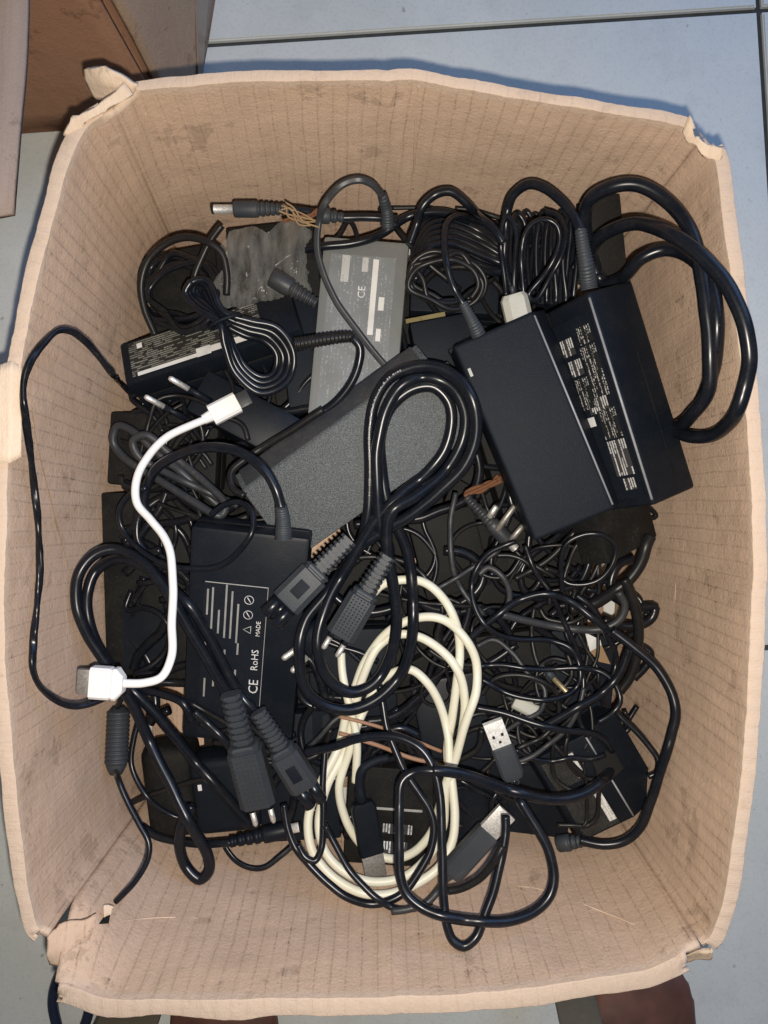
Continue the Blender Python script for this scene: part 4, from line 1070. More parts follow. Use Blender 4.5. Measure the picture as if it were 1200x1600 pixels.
dc_plug(r, (494, 474, .198), (424, 432, .204), 30, 0, 'cord_grey', ridges=6)
# barrel plug along the top of the heap
r = empty('barrel_plug', U(400, 325, .2), 'black barrel plug with a silver tip pointing left at the top of the heap', 'connector', 'barrel plugs')
dc_plug(r, (452, 327, .216), (334, 327, .214), 24, .27, 'plug', 'steel', 6)
cable('', '', [(452, 328, .216), (480, 331, .212), (510, 336, .206), (535, 340, .204), (592, 340, .202), (622, 344, .198)], 13, 'cord', parent=r)
dc_plug(r, (536, 340, .204), (498, 336, .208), 24, 0, 'plug', ridges=2)
fibre('brown dry fibre hanging from the barrel plug at the top', [(440, 322), (455, 332), (470, 342), (492, 350)], 3, 'tan', 6, 8, 8)
fibre('reddish dry fibre under the barrel plug at the top', [(446, 345), (462, 342), (480, 336), (500, 330)], 4, 'rust', 5, 18, 6)

# twin lead hoop over the grey adapter, with its strain relief
r = bundle('twin_lead', 'thin twin lead hooped over the top edge and down across the grey adapter', 'cable', 'loose cables', (540, 400))
cable('', '', [(598, 306, .222), (583, 288, .232), (562, 281, .236), (533, 290, .234), (508, 317, .226), (498, 350, .214), (496, 392), (504, 425), (525, 471), (554, 512), (592, 560), (618, 588, .178)], 11, 'cord_grey', parent=r, lobes=True, twist=0)
relief(r, [(606, 358, .202), (605, 332, .210), (598, 304, .222)], 21, 15, MAT['plug'], 9)

# upper left tied bundle
r = bundle('tied_cord', 'black cord tied in a long figure of eight over the striped label adapter', 'cord', 'coiled cables', (370, 520))
pth = []
for k in range(4):
    o_ = (k - 1.5) * 7
    pth += [(318 + o_ * .5, 446 - o_ * .7), (345 + o_ * .4, 492 - o_ * .5), (385 + o_ * .5, 512 - o_), (425 + o_ * .9, 524 - o_), (446 + o_ * 1.3, 555), (438 + o_ * 1.2, 590 + o_ * .5), (408, 602 + o_ * 1.2), (376 - o_ * .7, 578 + o_ * .5), (358 - o_ * .6, 540), (346 - o_ * .3, 505), (318 - o_, 478 + o_ * .4), (298 - o_ * .8, 458), (304 - o_ * .5, 440)]
cable('', '', pth, 11, 'cord', parent=r)
tp = U(352, 503, Hget(352, 503, 6) - .004)
put('cable_tie', tube_mesh([tp + Vector((.010 * math.cos(a), .004 * math.cos(a), .007 * math.sin(a))) for a in [2 * math.pi * k / 18 for k in range(19)]], .0012, 6), 'case', r)

# strain relief and lead crossing the grey adapter
r = bundle('adapter_lead', 'dark lead with a ridged sleeve bending over the middle of the grey adapter', 'cable', 'loose cables', (540, 540))
relief(r, [(460, 538), (500, 532), (540, 527), (552, 527)], 22, 18, MAT['cord_dusty'], 10)
LEAD2 = [(550, 527), (562, 543), (561, 568), (548, 600), (519, 634), (481, 656)]
cable('', '', LEAD2, 13, 'cord', parent=r)

# pebbled adapter in the middle
r, f = adapter('power_adapter', 'charcoal pebbled power adapter lying diagonally in the middle', (379, 768, .203), (494, 852, .199), (668, 560, .216), .030, MAT['case_pebble'], bevel=.0012,
               prof=None, seam=False)
for ch in list(r.children): bpy.data.objects.remove(ch)
solid('case', f, [(0, 0), (f.W, 0), (f.W, -.022), (f.W - .004, -.030), (-.010, -.030), (-.0125, -.010)], 0, f.L, MAT['case_pebble'], r, .0016)
solid('rim_band', f, [(-.0128, -.0098), (-.0015, -.0010), (-.0020, -.0022), (-.0136, -.0110)], .004, f.L - .004, MAT['cord_grey'], r, .0003)
e0 = f.p(f.L, f.W * .30, -.010)
solid('cord_boss', f, rect(f.W * .15, f.W * .5, -.022, -.003), f.L, f.L + .010, MAT['plug'], r, .0015)
relief(r, [(706, 556), (728, 540), (752, 528)], 24, 18, MAT['plug'], 7)
PEB = (r, f)
cable('loose_cable', 'lead running down the upper left side of the pebbled adapter', [(505, 640), (481, 656), (425, 690), (385, 716), (361, 738), (364, 762), (382, 775)], 12, 'cord_dusty')

# ------------------------------------------------------------------ 5. right: paired adapters, thick cord, coils
r = empty('pale_plug', U(805, 478, .2), 'pale grey plug end tucked behind the paired adapters', 'connector', 'wire joiners')
fq = CFrame((812, 505, .222), (800, 452, .228)); put('housing', loft(fq.o, fq.u, fq.v, fq.w, [(0, .017, .012), (.016, .017, .012), (.019, .013, .009)], .3), 'pale', r)
put('wire_stub', tube_mesh([fq.p(.018, 0), fq.p(.024, 0, .001)], .0016, 8), 'cord_grey', r)
r, f = adapter('power_adapter', 'big plain black power adapter, left of the leaning pair', (708, 541, .232), (823, 463, .238), (836, 846, .226), .034, MAT['case'], bevel=.0015, seam=False)
for ch in list(r.children): bpy.data.objects.remove(ch)
solid('case', f, [(0, 0), (f.W, 0), (f.W + .010, -.015), (f.W + .0105, -.034), (-.002, -.034)], 0, f.L, MAT['case'], r, .0026, 3)
sticker('indicator_lens', f, f.L * .125, f.L * .165, f.W * .05, f.W * .085, MAT['ink_grey'], r, .0006)
link('edge_highlight', tube_mesh([f.p(.003, f.W, -.0007), f.p(f.L * .5, f.W, -.0006), f.p(f.L - .003, f.W, -.0007)], .0007, 6), MAT['worn'], r)  # pale tube imitating the flash glint along this ridge
solid('mould_line', f, [(f.W + .0095, -.0185), (f.W + .0110, -.0185), (f.W + .0110, -.0191), (f.W + .0095, -.0191)], .003, f.L - .003, MAT['dark_hole'], r, 0, enter=False)
A1 = (r, f)
relief(r, [(748, 524, .232), (738, 503, .238), (724, 474, .240)], 22, 14, MAT['plug'], 9)
cable('', '', [(726, 478, .240), (708, 446, .244), (697, 410, .246), (694, 375, .242), (698, 350, .236), (712, 338, .226), (738, 342, .212), (770, 356, .200)], 10, 'cord', parent=r)
r, f = adapter('power_adapter', 'black power adapter with white rating print, right of the leaning pair', (918, 455, .256), (989, 439, .240), (1022, 790, .248), .030, MAT['case_smooth'], bevel=.0016, seam=False)
for ch in list(r.children): bpy.data.objects.remove(ch)
PW = .052
solid('case', f, [(0, 0), (f.W, 0), (f.W, -PW), (0, -PW)], 0, f.L, MAT['case_smooth'], r, .0030, 3)
solid('mould_line', f, rect(f.W * .62, f.W * .63, -.001, .0002), .012, f.L - .012, MAT['case_dusty'], r, 0, enter=False)
link('edge_highlight', tube_mesh([f.p(.004, .0004, -.0006), f.p(f.L - .004, .0004, -.0006)], .0008, 6), MAT['worn'], r)  # painted highlight along the upper ridge, a thin pale tube
# rating print on the side turned towards the left
def sd(a, b, c, d, m, nm='print_block'): sticker(nm, f, f.L * a, f.L * b, c, d, MAT[m], r, .0005, face='side')
sd(.08, .95, .004, .046, 'case', 'rating_label')
sd0 = lambda a, b, c, d, m, nm='print_block': sticker(nm, f, f.L * a, f.L * b, c, d, MAT[m], r, .0009, face='side')
sd0(.155, .235, .024, .036, 'print_white_block'); sd0(.26, .335, .022, .034, 'print_white_block'); sd0(.13, .21, .006, .018, 'print_black')
sd0(.22, .46, .006, .020, 'print_black'); sd0(.35, .50, .021, .033, 'print_black'); sd0(.46, .53, .010, .028, 'print_white_block'); sd0(.54, .585, .026, .033, 'ink_white', 'approval_mark')
sd0(.52, .66, .006, .022, 'print_black'); sd0(.67, .84, .006, .022, 'print_white_block', 'barcode_strip'); sd0(.855, .91, .008, .018, 'print_white_block')
A2 = (r, f)
relief(r, [(921, 452, .246), (914, 402, .256), (907, 360, .258)], 26, 17, MAT['plug'], 12)
cable('', '', [(907, 362, .258), (899, 343, .257), (880, 316, .254), (852, 294, .250), (826, 288, .244), (803, 304, .236), (793, 330, .228), (790, 366, .224), (788, 412, .220), (800, 456, .214)], 14, 'cord', parent=r)
# coil of the same lead, in front of the pale plug
cable('coiled_cable', 'thin black cable gathered in upright loops above the paired adapters', [(792, 462, .222), (784, 398, .226), (783, 364, .230), (793, 338, .232), (806, 360, .232), (804, 410, .230), (806, 462, .226), (816, 468, .226), (815, 398, .234), (820, 366, .238), (836, 347, .240), (856, 344, .240), (870, 353, .240), (875, 372, .238), (870, 396, .236), (852, 428, .232), (827, 462, .228), (836, 470, .226), (862, 428, .230), (878, 398, .234), (884, 360, .234), (872, 338, .230), (852, 330, .226)], 8, 'cord', group='coiled cables')
cable('loose_cable', 'cable hoop standing above the coil right of the grey adapter', [(640, 382), (650, 352, .214), (661, 322, .222), (682, 303, .226), (704, 300, .226), (727, 316, .222), (748, 338, .212), (772, 358), (786, 380)], 13, 'cord')
# thick mains cord in three hoops against the right wall
cable('mains_cord', 'thick glossy black mains cord looped against the right box wall', [(932, 430, 0.223), (914, 345, 0.244), (922, 312, 0.256), (948, 295, 0.266), (995, 288, 0.272), (1045, 316, 0.276), (1080, 362, 0.286), (1093, 412, 0.286), (1103, 478, 0.286), (1110, 550, 0.284), (1106, 612, 0.278), (1082, 648, 0.262), (1066, 664, 0.248),
      (1040, 668, 0.208), (1060, 664, 0.232), (1092, 632, 0.256), (1114, 575, 0.266), (1120, 505, 0.268), (1110, 442, 0.268), (1082, 404, 0.266), (1046, 390, 0.254), (1002, 404, 0.248), (972, 434, 0.234), (945, 442, 0.213),
      (924, 405, 0.223), (930, 378, 0.240), (960, 357, 0.256), (1000, 349, 0.268), (1052, 368, 0.294), (1102, 406, 0.304), (1142, 456, 0.310), (1164, 510, 0.312), (1171, 560, 0.310), (1158, 625, 0.298), (1140, 660, 0.284), (1112, 680, 0.268), (1078, 682, 0.254), (1048, 670, 0.223)], 18.5, 'cord', 'mains cord', 'mains cords', cap=.33, soft=40, sides=14)

# ------------------------------------------------------------------ 6. right-hand tangle: the upper loops
UP = [
 ('black cable arching over the right-hand tangle', [(736, 997), (774, 964), (811, 938), (849, 928), (886, 937), (924, 964), (950, 986), (972, 1000)], 12, 'cord'),
 ('thin cable in a round loop and long S-bend in the right-hand tangle', [(806, 846), (789, 852), (762, 866), (741, 896), (737, 930), (751, 967), (774, 990), (811, 999), (860, 1001), (890, 1012), (905, 1039), (905, 1065), (890, 1084), (860, 1093), (822, 1091), (785, 1080), (752, 1062)], 9, 'cord'),
 ('thin cable level across the tangle, turning down by the right wall', [(751, 1041), (781, 1039), (830, 1046), (905, 1044), (939, 1050), (961, 1069), (969, 1095), (957, 1114), (934, 1128)], 9, 'cord'),
 ('thicker cord slanting up right across the tangle', [(985, 1004), (980, 1022), (965, 1057), (935, 1087), (901, 1106), (867, 1125), (846, 1136)], 13, 'cord'),
 ('cable stretched from the ivory coil to the notched adapter', [(744, 1106), (785, 1114), (830, 1129), (875, 1140), (924, 1146), (946, 1158), (958, 1178, .172)], 11, 'cord'),
]
for lab_, path, d, mt in UP: cable('loose_cable', lab_, path, d, mt)
r = bundle('mains_cord', 'black cord bowing out over the lower right box wall, ending in a small plug', 'mains cord', 'mains cords', (1040, 1150))
cable('', '', [(955, 985), (991, 1012), (1025, 1042), (1049, 1082), (1056, 1118), (1049, 1147), (1039, 1183), (1028, 1217), (1017, 1252), (1001, 1292), (975, 1314), (943, 1320), (905, 1313)], 15, 'cord', parent=r)
dc_plug(r, (915, 1314, .196), (872, 1318, .186), 26, 0, 'plug', ridges=3)

# ------------------------------------------------------------------ 7. ivory cable and rubber strips
def arc(*p): return list(p)
iv = [(567, 950), (594, 916), (627, 907), (661, 909), (695, 939), (714, 980), (718, 1025), (714, 1070), (707, 1119), (699, 1175), (706, 1225), (711, 1270), (706, 1314), (690, 1350), (655, 1378), (612, 1397), (570, 1396), (530, 1378), (502, 1353), (486, 1325), (482, 1275), (500, 1225), (528, 1170), (541, 1115), (556, 1070),
      (576, 1025), (609, 985), (650, 966), (688, 966), (725, 995), (744, 1032), (745, 1077), (730, 1122), (714, 1175), (698, 1230), (692, 1290), (672, 1335), (630, 1370), (582, 1378), (536, 1361), (508, 1330), (498, 1285), (512, 1225), (540, 1170), (554, 1110), (566, 1062),
      (590, 1012), (621, 992), (657, 996), (695, 1021), (720, 1059), (726, 1100), (719, 1156), (704, 1200), (690, 1250), (674, 1300), (648, 1330), (612, 1342), (570, 1325), (540, 1280), (530, 1232), (545, 1175), (568, 1110), (600, 1060), (640, 1046), (668, 1066), (687, 1100), (699, 1145), (702, 1195)]
r = bundle('ivory_cable', 'ivory white cable coiled in oval loops in the lower middle', 'cable', 'coiled cables', (610, 1150))
cable('', '', iv, 14, 'ivory', parent=r, sides=12, press=.5)
cable('ivory_lead', 'short straight ivory lead beside the dotted plug, ending at the dusty adapter', [(533, 1020), (536, 1060), (548, 1110), (557, 1150), (557, 1205), (556, 1222)], 13, 'ivory', 'cable', 'loose cables', sides=12, press=.5)
cable('rubber_strip', 'brown rubber strip tied across the ivory coil, upper one', [(530, 1120), (565, 1128), (605, 1140), (650, 1158), (690, 1174)], 6, 'rubber', 'rubber band', 'rubber strips')
cable('rubber_strip', 'brown rubber strip tied across the ivory coil, lower one', [(530, 1146), (568, 1157), (610, 1172), (650, 1186), (692, 1196)], 7, 'rubber', 'rubber band', 'rubber strips')

# ------------------------------------------------------------------ 8. bottom loops and USB leads
cable('loose_cable', 'thin cable hanging in a shallow sag over the front wall, lower left', [(350, 1318), (353, 1326), (368, 1345), (389, 1355), (413, 1355), (437, 1339), (457, 1322)], 9, 'cord', lobes=True)
r = bundle('usb_lead', 'black lead with a tarnished USB plug lying on the ivory coil', 'USB cable', 'USB cables', (575, 1300))
zt = Hget(575, 1300, 12) + .002
usb_plug(r, (566, 1252, zt + .004), (588, 1372, zt + .002), 40, .68, 'case_smooth', 'steel_tarnished', holes=False, roll=.25)
cable('', '', [(608, 1184), (585, 1190), (566, 1204), (562, 1224), (566, 1252, zt + .004)], 15, 'case', parent=r)
cable('loose_cable', 'long cable looping round the bottom of the ivory coil', [(443, 1256), (450, 1295), (462, 1325), (485, 1352), (512, 1380), (542, 1402), (575, 1412), (600, 1410), (630, 1395), (655, 1362), (672, 1330), (678, 1295), (671, 1265), (656, 1242), (640, 1217), (627, 1195), (615, 1167), (605, 1137), (598, 1100), (592, 1070)], 12, 'cord')
cable('loose_cable', 'thin cable running straight down left of the ivory coil', [(508, 1165), (505, 1225), (505, 1275), (502, 1325), (492, 1345), (478, 1340), (466, 1320)], 10, 'cord')
cable('loose_cable', 'cable following the lower left curve of the ivory coil', [(508, 1290), (530, 1332), (550, 1365), (570, 1387), (590, 1405), (615, 1419), (645, 1420), (675, 1408)], 10, 'cord')
r = bundle('usb_lead', 'grey lead with a long USB plug pointing up right, below the white-shelled one', 'USB cable', 'USB cables', (745, 1320))
usb_plug(r, (702, 1366, .206), (792, 1268, .206), 36, .68, 'plug', 'steel', holes=False, body_th=.010)
cable('', '', [(702, 1366, .206), (690, 1384, .206), (668, 1410), (640, 1420), (612, 1424)], 11, 'cord_grey', parent=r)
cable('loose_cable', 'cable dangling in a narrow loop over the front wall', [(478, 1176), (500, 1172), (525, 1166), (555, 1155), (592, 1150), (625, 1153), (650, 1165), (667, 1182), (680, 1207), (687, 1240), (690, 1275), (691, 1325), (692, 1375), (695, 1425), (699, 1448), (709, 1470), (725, 1479), (742, 1467), (757, 1430), (772, 1389), (784, 1340), (790, 1299), (790, 1275)], 13, 'cord')
cable('loose_cable', 'short dusty cable sagging behind the long USB plug', [(700, 1392), (722, 1388), (748, 1374), (770, 1350), (786, 1322)], 11, 'cord_dusty')
r = bundle('usb_lead', 'black USB cable with a bright silver shell, its wide loop over the front wall', 'USB cable', 'USB cables', (780, 1170))
zu = max(Hget(780, 1170, 14), .205) + .004
usb_plug(r, (803, 1216, zu), (769, 1127, zu + .006), 34, .58, 'plug', 'steel_bright', holes=True)
cable('', '', [(803, 1216, zu), (808, 1240, zu - .002), (825, 1272), (844, 1302), (859, 1334), (866, 1370), (859, 1400), (832, 1426), (795, 1439), (750, 1440), (705, 1434), (660, 1419), (636, 1398), (626, 1370), (624, 1325), (624, 1257), (629, 1220), (650, 1206), (684, 1205)], 14, 'cord', parent=r)
cable('mains_cord', 'medium black cord crossing level from the ivory coil to the notched adapter', [(676, 1204), (700, 1205), (731, 1212), (769, 1225), (806, 1237), (845, 1247), (875, 1249), (905, 1243), (928, 1231), (946, 1214, .196), (956, 1196, .180), (958, 1180, .170)], 16, 'cord', 'mains cord', 'mains cords')

# ------------------------------------------------------------------ 9. left: adapter lead, loops, jack, twin wire
relief(CEA[0], [(443, 842, .232), (442, 812, .236), (439, 790, .240)], 26, 18, MAT['plug'], 10)
cable('', '', [(440, 795, .240), (431, 764, .242), (412, 734, .242), (384, 711, .240), (348, 700, .236), (313, 700, .230), (278, 711, .222), (247, 731, .214), (230, 757, .206), (224, 785), (238, 815)], 15, 'cord', parent=CEA[0])
cable('loose_cable', 'thin glossy cable drooping in a wide curve over the large left adapter', [(230, 762), (205, 772), (186, 800), (194, 832), (217, 857), (252, 879), (296, 888), (340, 885), (377, 857), (395, 828), (392, 797), (372, 784), (346, 792), (330, 806)], 9, 'cord')
r = bundle('barrel_plug', 'black barrel plug with a silver tip at the bottom edge, below the cord plugs', 'connector', 'barrel plugs', (420, 1305))
dc_plug(r, (360, 1316, .188), (468, 1292, .186), 27, .14, 'case_smooth', 'steel_bright', 4)
cable('', '', [(221, 1291), (245, 1306), (278, 1315), (320, 1319, .186), (362, 1316, .188)], 13, 'cord', parent=r)
# ridged jack with its wires
r = bundle('inline_jack', 'black ridged inline jack on the left wall with a wire down to the corner', 'connector', 'barrel plugs', (184, 1160))
f = CFrame((186, 1104, .176), (181, 1210, .182)); P, R = [], []
for i in range(12):
    for q, m in ((0, 1), (.55, 1), (.56, .90), (.99, .90)): P.append(f.p(f.L * .08 + f.L * .78 * (i + q) / 12, 0)); R.append(M_PX(36) / 2 * m)
P = [f.p(0, 0), f.p(f.L * .07, 0)] + P + [f.p(f.L * .9, 0), f.p(f.L, 0)]; R = [.004, .0068] + R + [.0065, .0042]
put('jack_body', tube_mesh(P, R, 16), 'plug', r)
cable('', '', [(182, 1208, .182), (186, 1222), (200, 1256), (217, 1288), (232, 1318), (230, 1344), (212, 1375), (190, 1400), (181, 1409)], 11, 'cord', parent=r, lobes=True)
cable('', '', [(184, 1106, .178), (192, 1090), (206, 1084)], 8, 'cord', parent=r)

# looped mains cord with two plugs
r = bundle('mains_cord', 'glossy black cord looped at the left, its two plugs lying on the white print adapter', 'mains cord', 'mains cords', (250, 1050))
pth = [(390, 1290), (356, 1247), (310, 1197), (269, 1145), (224, 1095), (190, 1062), (160, 1022), (141, 980), (136, 930), (150, 892), (182, 874), (222, 884), (262, 915), (300, 952), (330, 1002), (356, 1052), (380, 1092), (404, 1116)]
cable('', '', pth, 17, 'cord', parent=r)
pth2 = [(300, 1258, .192), (284, 1290, .196), (281, 1322), (292, 1356), (313, 1374), (327, 1360), (324, 1334), (300, 1294), (276, 1245), (242, 1177), (206, 1100), (172, 1046), (138, 992), (120, 945), (122, 902), (146, 868), (182, 858), (226, 880), (258, 920), (288, 970), (316, 1018), (344, 1065), (362, 1092)]
cable('', '', pth2, 17, 'cord', parent=r)
zq = Hget(400, 1180, 14)
power_plug(r, (360, 1084, .218), (412, 1280, .196), 54, .018, 'pins')
power_plug(r, (403, 1112, .220), (494, 1256, .204), 44, .015, 'eight')

# hidden plug showing its two pins
r = empty('pin_plug', U(470, 1020, .19), 'black plug half hidden in the middle with two shiny pins', 'plug', 'plugs')
fq = CFrame((510, 975, .196), (474, 1012, .198)); put('plug_body', loft(fq.o, fq.u, fq.v, fq.w, [(0, .016, .013), (fq.L, .018, .014)], .25), 'case', r)
for a, b in (((474, 1006, .200), (441, 1030, .204)), ((480, 1026, .198), (455, 1050, .202))):
    g = CFrame(a, b); put('pin', tube_mesh([g.p(0, 0), g.p(g.L * .9, 0), g.p(g.L, 0)], [.0022, .0022, .0013], 10), 'steel', r)

# ------------------------------------------------------------------ 10. centre: glossy cord in loops with two plugs
r = bundle('mains_cord', 'glossy black cord looped over the middle of the heap with two grey plugs', 'mains cord', 'mains cords', (610, 830))
cc = [(536, 864), (560, 852), (598, 830), (642, 804), (687, 768), (724, 730), (743, 686), (743, 642), (725, 602), (690, 576), (650, 573), (610, 590), (587, 624), (578, 669), (578, 725), (575, 800), (560, 856), (512, 924), (478, 969), (467, 1025), (478, 1077), (508, 1103), (549, 1109), (594, 1088), (630, 1046), (645, 987), (645, 931), (638, 867), (618, 820), (604, 780), (596, 725), (594, 680), (611, 636), (642, 609), (676, 605), (699, 625), (706, 657), (695, 702), (664, 742), (622, 776), (585, 815), (545, 882), (508, 950), (496, 1006), (508, 1055), (545, 1082), (582, 1070), (611, 1025), (620, 969), (614, 912), (604, 850), (612, 800), (650, 776), (694, 738), (722, 690), (726, 645), (706, 605), (672, 590), (634, 598), (604, 640), (590, 700), (590, 770), (596, 830), (608, 862), (600, 878)]
co, cpts = cable('', '', cc, 18, 'cord', parent=r, press=.7)
def cord_print(pts, r_, i0, i1, par, seed):
    rg = random.Random(seed); vs_, fs = [], []
    for i in range(i0, min(i1, len(pts) - 1)):
        if rg.random() < .35: continue
        t = (pts[i + 1] - pts[i]); sd_ = t.cross(Vector((0, 0, 1))).normalized(); t = t.normalized(); up = sd_.cross(t)
        if up.z < 0: up = -up
        c = pts[i] + up * (r_ * 1.012) - sd_ * r_ * .0; h = .0005 * rg.uniform(.6, 1.3); ln_ = .0012 * rg.uniform(.3, .7)
        k = len(vs_); vs_ += [tuple(c + t * a * ln_ + sd_ * b * h) for a, b in ((-1, -1), (1, -1), (1, 1), (-1, 1))]; fs.append((k, k + 1, k + 2, k + 3))
    me = bpy.data.meshes.new('m'); me.from_pydata(vs_, [], fs); o = link('moulded_print', me, MAT['ink_line'], par, False); o['kind'] = 'stuff'
cord_print(cpts, M_PX(18) / 2, 118, 172, co, 1)
power_plug(r, (546, 842, .222), (422, 968, .226), 48, .016, 'eight')
power_plug(r, (606, 868, .216), (520, 1012, .212), 46, .017, 'grip')

# ------------------------------------------------------------------ 11. left: white USB lead and the thin twisted wire
cable('twin_wire', 'thin twisted black wire hanging down the left box wall', [(212, 622, .160), (182, 592, .172), (158, 562), (133, 534), (112, 518), (92, 516), (67, 537), (45, 571), (36, 604), (40, 654), (48, 708), (54, 767), (60, 825), (62, 892), (58, 947), (52, 1005), (52, 1047), (63, 1073), (96, 1098), (121, 1103), (167, 1090), (205, 1078)], 10, 'cord_thin', 'wire', 'loose cables', lobes=True, twist=70, press=1.1, k=.6)
r = bundle('white_lead', 'white USB lead running from the wall charger down to the left wall', 'USB cable', 'USB cables', (265, 850))
zb = Hget(345, 642, 10) + .006
zl = max(Hget(170, 1068, 14), .185) + .004
cable('', '', [(322, 655, zb), (300, 663), (262, 683), (232, 711), (215, 745), (214, 786), (235, 812), (256, 838), (267, 868), (270, 915), (269, 976), (267, 1028), (252, 1058), (225, 1067), (192, 1068, zl)], 12, 'white', parent=r, sides=12, lift=.001)
f = CFrame((318, 656, zb), (392, 618, zb - .004)); W = M_PX(32)
put('plug_body', loft(f.o, f.u, f.v, f.w, [(0, .006, .006), (.006, .0075, .0065), (.0062, W, .0085), (f.L * .72, W, .0085), (f.L * .73, W * .9, .008)], .2), 'white', r)
put('metal_shell', prism_mesh(f.p(f.L * .72, 0), f.u, f.v, f.w, f.L * .25, rect(-W * .38, W * .38, -.002, .002), .0006), 'cord_grey', r)
f = CFrame((194, 1069, zl), (122, 1064, zl)); W = M_PX(44)
put('plug_body', loft(f.o, f.u, f.v, f.w, [(0, .010, .008), (.004, W, .0105), (.006, W, .0105), (.0064, W * .94, .0098), (.0078, W * .94, .0098), (.0082, W, .0105), (f.L * .70, W, .0105), (f.L * .71, W * .95, .010)], .16), 'white', r)
put('metal_shell', prism_mesh(f.p(f.L * .70, 0), f.u, f.v, f.w, f.L * .30, rect(-W * .40, W * .40, -.0023, .0023), .0005), 'steel_tarnished', r)

# ------------------------------------------------------------------ 12. wear on the box: creases, torn corners, and a hole's shade painted on
def on_wall(x, y, h=.0):
    d = ((WPX - np.array([x, y])) ** 2).sum(1) + (WZ < .1) * 1e6
    p = WP[int(d.argmin())]; q = U(x, y, float(p[2])); c = (Vector((0, 0, ZC)) - q).normalized()
    return q + c * h
def crease(path, w, name='crease', wall='front_wall', mat='card_torn'):
    par = bpy.data.objects.get(wall)
    S = catmull(path, 6); P = [on_wall(x, y) for x, y in S]
    Q = [sum((P[min(len(P) - 1, max(0, i + k))] for k in (-2, -1, 0, 1, 2)), Vector()) / 5 for i in range(len(P))]
    n = len(Q); R = [M_PX(w, .22) / 2 * (.25 + .75 * math.sin(math.pi * i / (n - 1)) * (.7 + .3 * noise.noise(Vector((i * .5, w, 2))))) for i in range(n)]
    link(name, tube_mesh(Q, R, 5), MAT[mat], par)
crease([(870, 1397), (905, 1410), (950, 1428), (1000, 1448)], 3)
crease([(800, 1384), (840, 1388), (872, 1398)], 1.8)
crease([(1008, 1288), (1040, 1318), (1080, 1360), (1114, 1394)], 2.2, wall='right_wall')
crease([(1058, 1055), (1052, 1010), (1054, 960), (1056, 900)], 1.5, wall='right_wall')
crease([(48, 625), (58, 696), (75, 767), (92, 833), (108, 892)], 3, wall='left_wall', mat='tan')
crease([(185, 1440), (240, 1434), (300, 1434), (350, 1440)], 2.2)
crease([(655, 130), (650, 180), (648, 240), (646, 300)], 5, wall='rear_wall', mat='card')
crease([(225, 175), (270, 240), (320, 310)], 4, wall='rear_wall', mat='card')
# lighter paper patch low on the left wall's rim
def patch(name, label_pts, mat, wall):
    P = [on_wall(x, y, .0030) for x, y in label_pts]
    me = bpy.data.meshes.new('m'); me.from_pydata([tuple(p) for p in P], [], [tuple(range(len(P)))])
    me.uv_layers.new(name='UVMap'); link(name, me, MAT[mat], bpy.data.objects.get(wall), False)
def lump(name, pts, mat, th=.004, amp=.002, seed=0, par=BOX):
    """torn scrap of board: a ragged thick patch through world points given in rows"""
    rows = [[U(*p) for p in row] for row in pts]
    nu, nv = 14, 10; vs_, fs = [], []
    for j in range(nv + 1):
        for i in range(nu + 1):
            x, y = i / nu * (len(rows[0]) - 1), j / nv * (len(rows) - 1)
            a, b = min(len(rows[0]) - 2, int(x)), min(len(rows) - 2, int(y)); fx, fy = x - a, y - b
            p = rows[b][a].lerp(rows[b][a + 1], fx).lerp(rows[b + 1][a].lerp(rows[b + 1][a + 1], fx), fy)
            nv3 = noise.noise_vector(p * 130 + Vector((seed, 0, 0))) * amp
            if i in (0, nu) or j in (0, nv): nv3 *= 1.6
            vs_.append(tuple(p + nv3))
    for j in range(nv):
        for i in range(nu): k = j * (nu + 1) + i; fs.append((k, k + 1, k + nu + 2, k + nu + 1))
    me = bpy.data.meshes.new('m'); me.from_pydata(vs_, [], fs)
    ul = me.uv_layers.new(name='UVMap')
    for l in me.loops: ul.data[l.index].uv = (me.vertices[l.vertex_index].co.x, me.vertices[l.vertex_index].co.y)
    o = link(name, me, MAT[mat], par); md = o.modifiers.new('board', 'SOLIDIFY'); md.thickness = th; md.offset = -1
    return o
lump('torn_scrap', [[(137, 104, .302), (165, 102, .306), (214, 126, .300)], [(138, 120, .296), (166, 126, .300), (212, 138, .296)], [(152, 146, .286), (172, 150, .288), (205, 146, .288)]], 'card_torn', .003, .0012, 3)
lump('torn_edge', [[(96, 206, .296), (118, 184, .299), (152, 162, .300), (196, 132, .300)], [(110, 214, .293), (130, 194, .296), (164, 174, .297), (206, 148, .297)]], 'card_torn', .004, .0014, 8)
lump('torn_edge', [[(1080, 184, .300), (1090, 204, .298), (1104, 228, .298), (1130, 230, .299)], [(1072, 202, .295), (1084, 222, .294), (1098, 246, .294), (1124, 252, .294)]], 'card_torn', .004, .0012, 12)
lump('torn_tab', [[(70, 1462, .285), (92, 1440, .28), (150, 1428, .27)], [(74, 1486, .284), (98, 1476, .282), (140, 1456, .272)], [(84, 1496, .280), (108, 1504, .280), (130, 1490, .276)]], 'card', .004, .001, 17)
lump('torn_edge', [[(1062, 1488, .272), (1080, 1482, .276), (1112, 1478, .284)], [(1054, 1500, .268), (1078, 1494, .272), (1110, 1490, .280)]], 'card_torn', .003, .001, 21)
lump('paper_patch', [[(0, 570, .3005), (18, 564, .3000), (34, 572, .2965)], [(-4, 640, .3005), (16, 642, .3000), (34, 648, .2965)], [(-4, 724, .3005), (14, 724, .3000), (33, 714, .2965)]], 'card_torn', .0004, .0001, 31)
patch('hole_shade_patch', [(154, 1444), (170, 1443), (173, 1426), (164, 1430)], 'dark_hole', 'front_wall')  # near-black patch painting the shade inside a small hole
